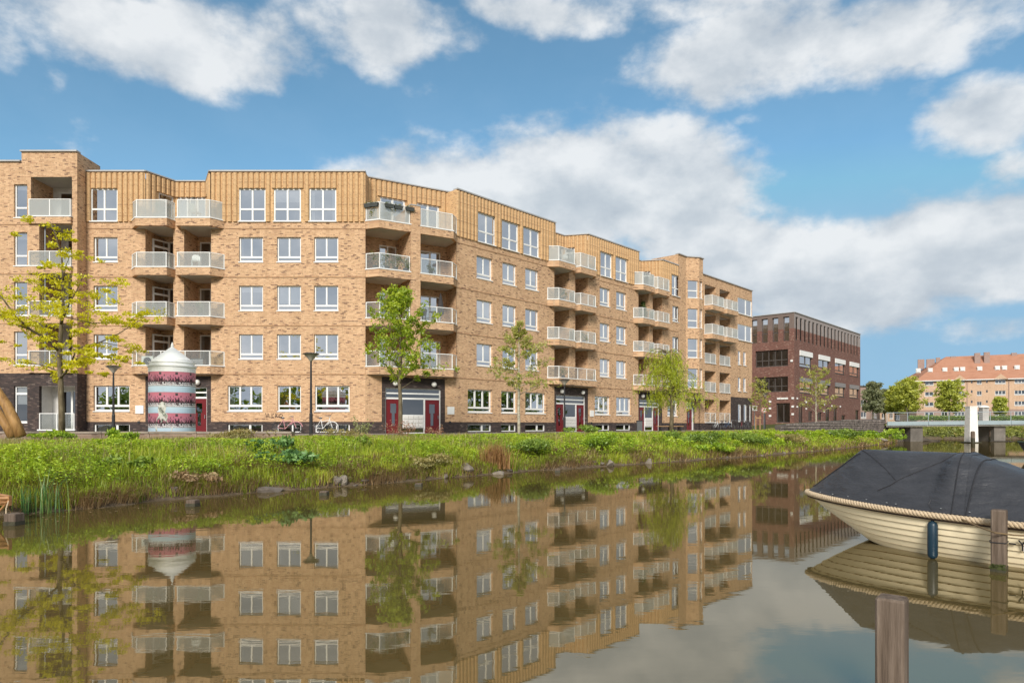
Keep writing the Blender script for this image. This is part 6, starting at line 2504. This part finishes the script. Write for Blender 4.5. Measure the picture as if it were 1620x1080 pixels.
# unseen trees added off frame, so the lower windows mirror something dark
r = np.random.default_rng(31)
cs, rs = [], []
for (ax_, ay_, bx_, by_, n) in ((-70, -34, 40, -30, 26), (78, 30, 92, 66, 12)):
    for i in range(n):
        f = (i + r.uniform(-.3, .3)) / n
        x, y, hgt = ax_ + (bx_ - ax_) * f, ay_ + (by_ - ay_) * f, r.uniform(7, 10.5)
        for k in range(7):
            cs.append((x + r.normal(0, 1.2), y + r.normal(0, 1.2), hgt * (.18 + .12 * k)))
            rs.append((2.2, 2.2, 1.3))
V, Fq, ti = leaf_cloud(cs, rs, 16000, .55, 32)
tag(np_mesh('unseen_trees', V, Fq, DKG, ti), 'unseen mass of trees added outside the view for the windows to mirror', 'trees', kind='stuff')

# ------------------------------------------------------------------ mooring posts
def square_post(x, y, w, ztop, label, rz=-6, group=None, zbot=-.8, algae=True):
    t = thing('mooring_post', label, 'post', (x, y, 0), R(rz), group)
    a = w / 2
    m_ = MB()
    c = .012
    zt = ztop - .014
    lo = [(-a + c, -a), (a - c, -a), (a, -a + c), (a, a - c), (a - c, a), (-a + c, a), (-a, a - c), (-a, -a + c)]
    n = 8
    m_.v += [(p[0], p[1], zbot) for p in lo] + [(p[0], p[1], zt) for p in lo]
    for i in range(n):
        j = (i + 1) % n
        m_.f.append((i, j, n + j, n + i))
    b_ = .10
    m_.v += [(p[0] * (1 - b_), p[1] * .95 if False else p[1] * (1 - b_), ztop) for p in lo]
    for i in range(n):
        j = (i + 1) % n
        m_.f.append((n + i, n + j, 2 * n + j, 2 * n + i))
    m_.f.append(tuple(2 * n + i for i in range(n)))
    m_.build('shaft', WOOD.m, t)
    k = MB()
    q = a + .003
    k.box(-q, q, -q, q, zbot, .065)
    k.build('wet_foot', WETW, t)
    if algae:
        k = MB()
        r = random.Random(int(x * 10))
        for i in range(40):
            sx = r.choice([-1, 1])
            u = r.uniform(-a, a)
            z = r.uniform(.035, .085)
            s = r.uniform(.006, .016)
            k.box(u - s, u + s, -q - .004, -q + .002, z - s * .7, z + s * .7)
        o = k.build('algae', ALGAE, t)
        o['kind'] = 'stuff'
    return t


p = px(1412, 672, 3.63)
square_post(p.x + .03, p.y + .06, .140, .672, 'square timber mooring post nearest the camera at bottom right', -40)
p = px(1588, 672, 7.40)
square_post(p.x, p.y + .07, .135, .675, 'square timber mooring post beside the cream boat', -46)
for (x, y, w, zt, lab) in ((22.5, 830, .20, .19, 'short pale-topped post at the far left waterline'), (305, 800.5, .19, .13, 'short post in the water below the advertising column'), (513, 783, .17, .10, 'short post in the water left of the bank centre'),
                           (662.5, 769, .17, .085, 'short post in the water below the corner entrance'), (882, 746.5, .17, .12, 'short post in the water right of the dead reeds')):
    d = EYE * FPX / (y - HZ)
    q = px(x, HZ, d)
    square_post(q.x, q.y, w, zt, lab, group='short posts along the far waterline', algae=False)

# ------------------------------------------------------------------ boats
def hull_fn(L, B, zs, zk, rake, full=.42, flare=.22):
    """surface of a clinker hull: t along it from the stem, s from keel (0) to gunwale (1)"""
    def f(t, s, side, out=0.0):
        bt = min(t / full, 1)
        b_ = B * (1 - (1 - bt) ** 2.0) ** .72
        if t > .75:
            b_ *= 1 - .22 * ((t - .75) / .25) ** 2
        zg = zs(t)
        zb = zk * (1 - (1 - min(t / .16, 1)) ** 2 * .55)
        z = zb + (zg - zb) * s
        sh = s ** flare if t > .0 else 0
        x = t * L + (1 - t) ** 3 * rake * (1 - s) ** 1.15
        y = b_ * sh
        return Vector((x, side * (y + out), z))
    return f


def build_hull(root, f, n_st, mats, thick=.016, tn=40, s0=.0, lap=None):
    """planks: each a part, lapped over the one below"""
    ts = [((i / tn) ** 1.35) for i in range(tn + 1)]
    for side in (-1, 1):
        for k in range(n_st):
            a, c = s0 + (1 - s0) * k / n_st, s0 + (1 - s0) * (k + 1) / n_st
            mb = MB()
            for i in range(tn):
                for (p0, p1, o0, o1) in ((a, (a + c) / 2, thick, thick * .5), ((a + c) / 2, c, thick * .5, 0.0)):
                    q = [f(ts[i], p0, side, o0), f(ts[i + 1], p0, side, o0), f(ts[i + 1], p1, side, o1), f(ts[i], p1, side, o1)]
                    mb.quad(*(q if side < 0 else q[::-1]))
                q = [f(ts[i], a, side, 0), f(ts[i + 1], a, side, 0), f(ts[i + 1], a, side, thick), f(ts[i], a, side, thick)]
                mb.quad(*(q if side < 0 else q[::-1]))
            pk = mb.build('plank', mats[k], root)
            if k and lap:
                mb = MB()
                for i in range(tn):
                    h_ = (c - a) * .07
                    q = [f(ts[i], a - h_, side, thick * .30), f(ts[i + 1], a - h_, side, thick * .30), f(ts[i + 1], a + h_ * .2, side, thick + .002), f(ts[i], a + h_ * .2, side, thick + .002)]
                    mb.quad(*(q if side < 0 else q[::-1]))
                mb.build('lap_shade_strip', lap, pk)  # shadow under each plank lap, put in as a dark strip
    mb = MB()   # stern
    pts = [f(1, s0 + (1 - s0) * q / 8, -1) for q in range(9)] + [f(1, s0 + (1 - s0) * q / 8, 1) for q in range(8, -1, -1)]
    mb.poly(pts)
    mb.build('transom', mats[-1], root)
    mb = MB()
    mb.tube([f(0, q / 8, 1) + Vector((-.004, 0, 0)) for q in range(9)], .018, 6)
    mb.build('stem', mats[-1], root)


CREAM = M('cream_hull_paint', (.93, .80, .56), .32, .05, 1.5, spec=.5)
BROWNH = M('dark_brown_bottom', (.045, .025, .018), .5, .2, 3)
ROPE = NB('pale_rope')
v = ROPE.coord()
n = ROPE.noise(v, 60, 4, .6)
ROPE.pbr(ROPE.ramp(n, [(.3, (.40, .29, .18)), (.6, (.58, .46, .32))]), .9, ROPE.bump(n, .5, .004), 0, .15)
CANVAS = NB('black_canvas')
v = CANVAS.coord()
n1_ = CANVAS.noise(CANVAS.mapping(v, (2.2, 2.2, 7)), 1.5, 5, .6)
n2_ = CANVAS.noise(v, 160, 2, .5)
CANVAS.pbr(CANVAS.ramp(n1_, [(.3, (.024, .025, .030)), (.7, (.042, .043, .050))]), .46, CANVAS.bump(CANVAS.math('ADD', n1_, CANVAS.math('MULTIPLY', n2_, .05)), .8, .05), 0, .45)
SEAM = M('canvas_seam', (.022, .022, .026), .7, .2, 8)
CHROME = M('press_stud', (.75, .75, .74), .25, .05, 5, metallic=.9)

BOAT0 = Vector((4.46, 10.25, 0))
BA = math.atan2(-.77, .64)
BT = thing('motor_sloop', 'cream clinker-built sloop with black canvas cover and rope fender', 'boat', BOAT0, BA)
LB, BB = 6.0, .92
zsheer = lambda t: .60 - .10 * math.sin(min(t, .6) / .6 * math.pi / 2) + .06 * max(0, t - .6)
hf = hull_fn(LB, BB, zsheer, -.18, 1.05)
build_hull(BT, hf, 9, [BROWNH, BROWNH] + [CREAM] * 7, lap=M('lap_shade', (.30, .20, .10), .7, .2, 3))  # brown of the lap strips stands for the shade under the laps


def along(fn, n):
    return [fn(i / (n - 1)) for i in range(n)]


def sheer(q, out=.0, dz=0.0):
    """gunwale line from stern port round the stem to stern starboard (q 0..1)"""
    t = abs(2 * q - 1) ** 1.25
    side = -1 if q < .5 else 1
    p = hf(t, 1.0, side, out if t > .02 else out * t / .02)
    if t <= .02:
        p.x -= out * (1 - t / .02) * .8
    p.z += dz
    return p


# rub rail and three-strand rope
mb = MB()
mb.tube(along(lambda q: sheer(q, .012, -.045), 160), .02, 6)
mb.build('rub_rail', BROWNH, BT, smooth=True)
N = 1300
cl = along(lambda q: sheer(q, .03, .0), N)
sl = [0.0]
for i in range(1, N):
    sl.append(sl[-1] + (cl[i] - cl[i - 1]).length)
for st in range(3):
    pts = []
    for i in range(N):
        tg = (cl[min(i + 1, N - 1)] - cl[max(i - 1, 0)]).normalized()
        a = Vector((0, 0, 1))
        b_ = tg.cross(a).normalized()
        ph = sl[i] / .135 * 2 * math.pi + st * 2 * math.pi / 3
        pts.append(cl[i] + (a * math.cos(ph) + b_ * math.sin(ph)) * .019)
    mb = MB()
    mb.tube(pts, .0215, 6)
    mb.build('rope_strand', ROPE.m, BT, smooth=True)

# canvas cover: ridge with two hoops, straight front, long fall towards the stern
RZ = [(0.02, .64), (.10, .70), (.75, 1.24), (.80, 1.258), (1.4, 1.25), (2.02, 1.245), (2.10, 1.23), (2.6, 1.06), (3.2, .92), (4.0, .83), (5.0, .78), (5.95, .72)]


def cover(x, w, side):
    """w 0 at the ridge, 1 at the gunwale"""
    zr = float(np.interp(x, [q[0] for q in RZ], [q[1] for q in RZ]))
    g = None
    t = x / LB
    g = hf(max(t, 0.0), 1.0, side)
    for _ in range(4):
        t -= (g.x - x) / LB
        g = hf(max(t, 0.0), 1.0, side)
    b_ = abs(g.y) * .985 + .012
    zg = g.z + .035
    hoop = max(math.exp(-((x - 2.06) / .16) ** 2) * .75, .16, .75 if x > 2.06 else .0)
    rise = zr - zg
    # straight tent fall, bulged where a hoop carries it
    lim = .62 * (1 - abs(x - 1.42) / .64)
    if lim > 0.01:
        hoop = max(hoop, .16 + .46 * max(0.0, 1 - w / lim) ** .8)
    y = b_ * (w ** .92)
    z = zg + rise * (1 - w) + rise * hoop * .52 * math.sin(math.pi * min(w, 1)) * (1 - w * .35)
    z += .006 * math.sin(x * 21 + w * 3) * math.sin(math.pi * w) * (1.8 if 1.85 < x < 2.7 else .6)
    return Vector((x, side * y, z))


xs_c = np.concatenate([np.linspace(.03, .74, 18), np.linspace(.76, .84, 6), np.linspace(.88, 2.0, 26), np.linspace(2.03, 2.14, 7), np.linspace(2.2, 5.95, 50)])
ws = list(np.linspace(-1, 1, 29))
mb = MB()
for x in xs_c:
    for w in ws:
        mb.v.append(tuple(cover(float(x), abs(w), -1 if w < 0 else 1)))
nw = len(ws)
for i in range(len(xs_c) - 1):
    for j in range(nw - 1):
        mb.f.append((i * nw + j, i * nw + j + 1, (i + 1) * nw + j + 1, (i + 1) * nw + j))
mb.build('canvas_cover', CANVAS.m, BT, smooth=True)
cov = BT.children[-1]
for side in (-1, 1):
    for pts in ([(.78 + .64 * q, .02 + .60 * q) for q in np.linspace(0, 1, 12)], [(2.06 - .64 * q, .02 + .60 * q) for q in np.linspace(0, 1, 12)] + [(1.36, .69), (1.22, .80)]):
        m2 = MB()
        m2.tube([cover(x, w, side) + Vector((0, side * .002, .003)) for (x, w) in pts], .007, 5)
        m2.build('seam', SEAM, cov)
    m2 = MB()
    for q0, q1 in zip(np.linspace(0, 1, 15)[:-1], np.linspace(0, 1, 15)[1:]):
        a0, a1 = cover(2.07 + .10 * q0, q0, side), cover(2.07 + .10 * q1, q1, side)
        c0, c1 = cover(2.14 + .16 * q0, q0, side), cover(2.14 + .16 * q1, q1, side)
        up = Vector((0, side * .004, .006))
        m2.quad(a0 + up, c0 + up, c1 + up, a1 + up)
    zf = m2.build('zip_flap', CANVAS.m, cov)
    for off in (2.07, 2.30):
        m2 = MB()
        m2.tube([cover(off + (.10 if off < 2.2 else 0.02) * q + .0, q, side) + Vector((0, side * .004, .006)) for q in np.linspace(.01, 1, 15)], .007, 5)
        m2.build('piping', SEAM, zf)
    m2 = MB()
    m2.tube([cover(x, w, side) + Vector((-.003, side * .004, .004)) for (x, w) in [(.08 + .70 * q, .10) for q in np.linspace(0, 1, 12)]], .006, 5)
    m2.build('seam', SEAM, cov)
    stud = MB()
    stud.lathe([(.009, -.004), (.012, 0), (.008, .004), (.001, .006)], 8)
    sm = stud.mesh('stud', CHROME)
    for x in (.34, .58, .84, 1.12, 1.40, 1.52, 2.05, 2.35, 3.05, 3.6):
        p = cover(x, .965, side) + Vector((0, side * .006, .008))
        put('stud', sm, cov, p)
# registration mark
mk = MB()
def on_side(x, z):
    """point on the camera-side planking"""
    t_, s_ = x / LB, .6
    for _ in range(40):
        q = hf(t_, s_, -1, .02)
        t_ += (x - q.x) / LB * .7
        s_ = min(1.0, max(.05, s_ + (z - q.z) * .7))
    return hf(t_, s_, -1, .036)


xm, zm_ = 2.735, .285
for st in (((-.01, 0), (.055, 0)), ((.085, .05), (.115, 0)), ((.145, .05), (.115, 0)), ((.115, 0), (.11, -.07))):
    mk.tube([on_side(xm + q[0], zm_ + q[1]) for q in st], .0085, 6)
mk.build('registration_mark', BLACKM, BT)

def bl(p):
    """boat frame to world"""
    return Matrix.Translation(BOAT0) @ Matrix.Rotation(BA, 4, 'Z') @ Vector(p)


# blue fender hung over the side
FEN = M('blue_fender', (.006, .028, .050), .4, .12, 5, spec=.5)
fp = px(1475.5, 846, 8.18)
t = thing('boat_fender', 'dark blue cylindrical fender hanging beside the cream boat', 'fender', (fp.x, fp.y, 0))
zt, zb = 1.6 + (672 - 826) * 8.18 / 1080, 1.6 + (672 - 881) * 8.18 / 1080
mb = MB()
mb.lathe([(.015, zb - .02), (.045, zb), (.056, zb + .03), (.057, (zb + zt) / 2), (.056, zt - .03), (.045, zt), (.022, zt + .012), (.020, zt + .035), (.012, zt + .045)], 18)
mb.build('body', FEN, t, smooth=True)
mb = MB()
mb.tube([(0, 0, zt + .04), (.0, .02, zt + .16), (.01, .10, zt + .20), (.05, .12, zt + .26)], .007, 6)
mb.build('lanyard', BLACKM, t)
# mooring line from the rope to the post
p0 = px(1516, 818, 7.92)
p1 = px(1573, 842, 7.36)
p2 = px(1604, 846, 7.36)
mb = MB()
mid = (p0 + p1) / 2 - Vector((0, 0, .012))
mb.tube(bezier(p0, mid, p1, 8) + [p2, px(1640, 848, 7.4)], .009, 6)
o = mb.build('mooring_line', M('brown_line', (.17, .115, .06), .9, .2, 8), None)
tag(o, 'thin tan mooring line from the cream boat to its post', 'rope')
mb = MB()
sq = .0725
c_ = px(1588, 672, 7.40) + Vector((0, .07, 0))
zl = 1.6 + (672 - 859) * 7.4 / 1080
ca, sa = math.cos(R(-46)), math.sin(R(-46))
mb.tube([Vector((c_.x + a * ca - b2 * sa, c_.y + a * sa + b2 * ca, zl + .004 * k)) for k, (a, b2) in enumerate(((-sq, -sq), (sq, -sq), (sq, sq), (-sq, sq), (-sq, -sq)))], .006, 5)
tag(mb.build('post_rope', BLACKM, None), 'dark rope band tied round the post beside the cream boat', 'rope')

# dark dinghy at the right edge
DK = M('dark_hull', (.022, .024, .026), .35, .2, 3)
q = px(1611, 700, 33.5)
t = thing('dark_dinghy', 'dark hulled boat bow poking in at the right edge', 'boat', (q.x, q.y, 0), R(-12))
f2 = hull_fn(5.5, .9, lambda t_: .78 - .2 * min(t_ / .5, 1), -.2, .55)
build_hull(t, f2, 5, [DK] * 5, tn=20)
mb = MB()
mb.tube([f2(abs(2 * k / 60 - 1), 1, -1 if k < 30 else 1, .01) for k in range(61)], .05, 6)
mb.build('gunwale', M('dark_green_rail', (.03, .045, .035), .4, .2, 3), t)
mb = MB()
for i in range(20):
    a, c = i / 20, (i + 1) / 20
    mb.quad(f2(a, .93, -1), f2(c, .93, -1), f2(c, .93, 1), f2(a, .93, 1))
mb.build('deck', DK, t)

# timber rowing boat at the left edge
q = px(21, 784, 11.2)
PINE = NB('varnished_pine')
v = PINE.coord()
g1 = PINE.noise(PINE.mapping(v, (1.2, 14, 14)), 1.0, 5, .6)
PINE.pbr(PINE.ramp(g1, [(.3, (.26, .12, .045)), (.7, (.46, .24, .095))]), .5, None, 0, .35)
t = thing('wooden_rowboat', 'bow of an orange-brown timber rowing boat at the left edge', 'boat', (q.x - .06, q.y, 0), R(163))
f3 = hull_fn(3.6, .38, lambda t_: .40 + .06 * t_, .02, .45)
build_hull(t, f3, 2, [PINE.m] * 2, tn=16, s0=.70)
for side in (-1, 1):
    mb = MB()
    mb.tube([f3(k / 20, 1, side) for k in range(21)], .028, 6)
    mb.build('gunwale', PINE.m, t)
    mb = MB()
    mb.tube([f3(k / 20, .82, side, .01) for k in range(21)], .018, 6)
    mb.build('rubbing_strake', PINE.m, t)
boxo('stem_post', (.04, .05, .16), PINE.m, t, (0.0, 0, .28))
mb = MB()
a = Vector((q.x - .06, q.y - .02, .36))
b_ = px(9.5, 814, 11.1)
c = px(16, 828, 10.95)
mb.tube([a, (a + b_) / 2 + Vector((-.02, 0, -.01)), b_, c], .011, 6)
tag(mb.build('bow_line', ROPE.m, None), 'pale rope from the timber rowing boat to its short post', 'rope')
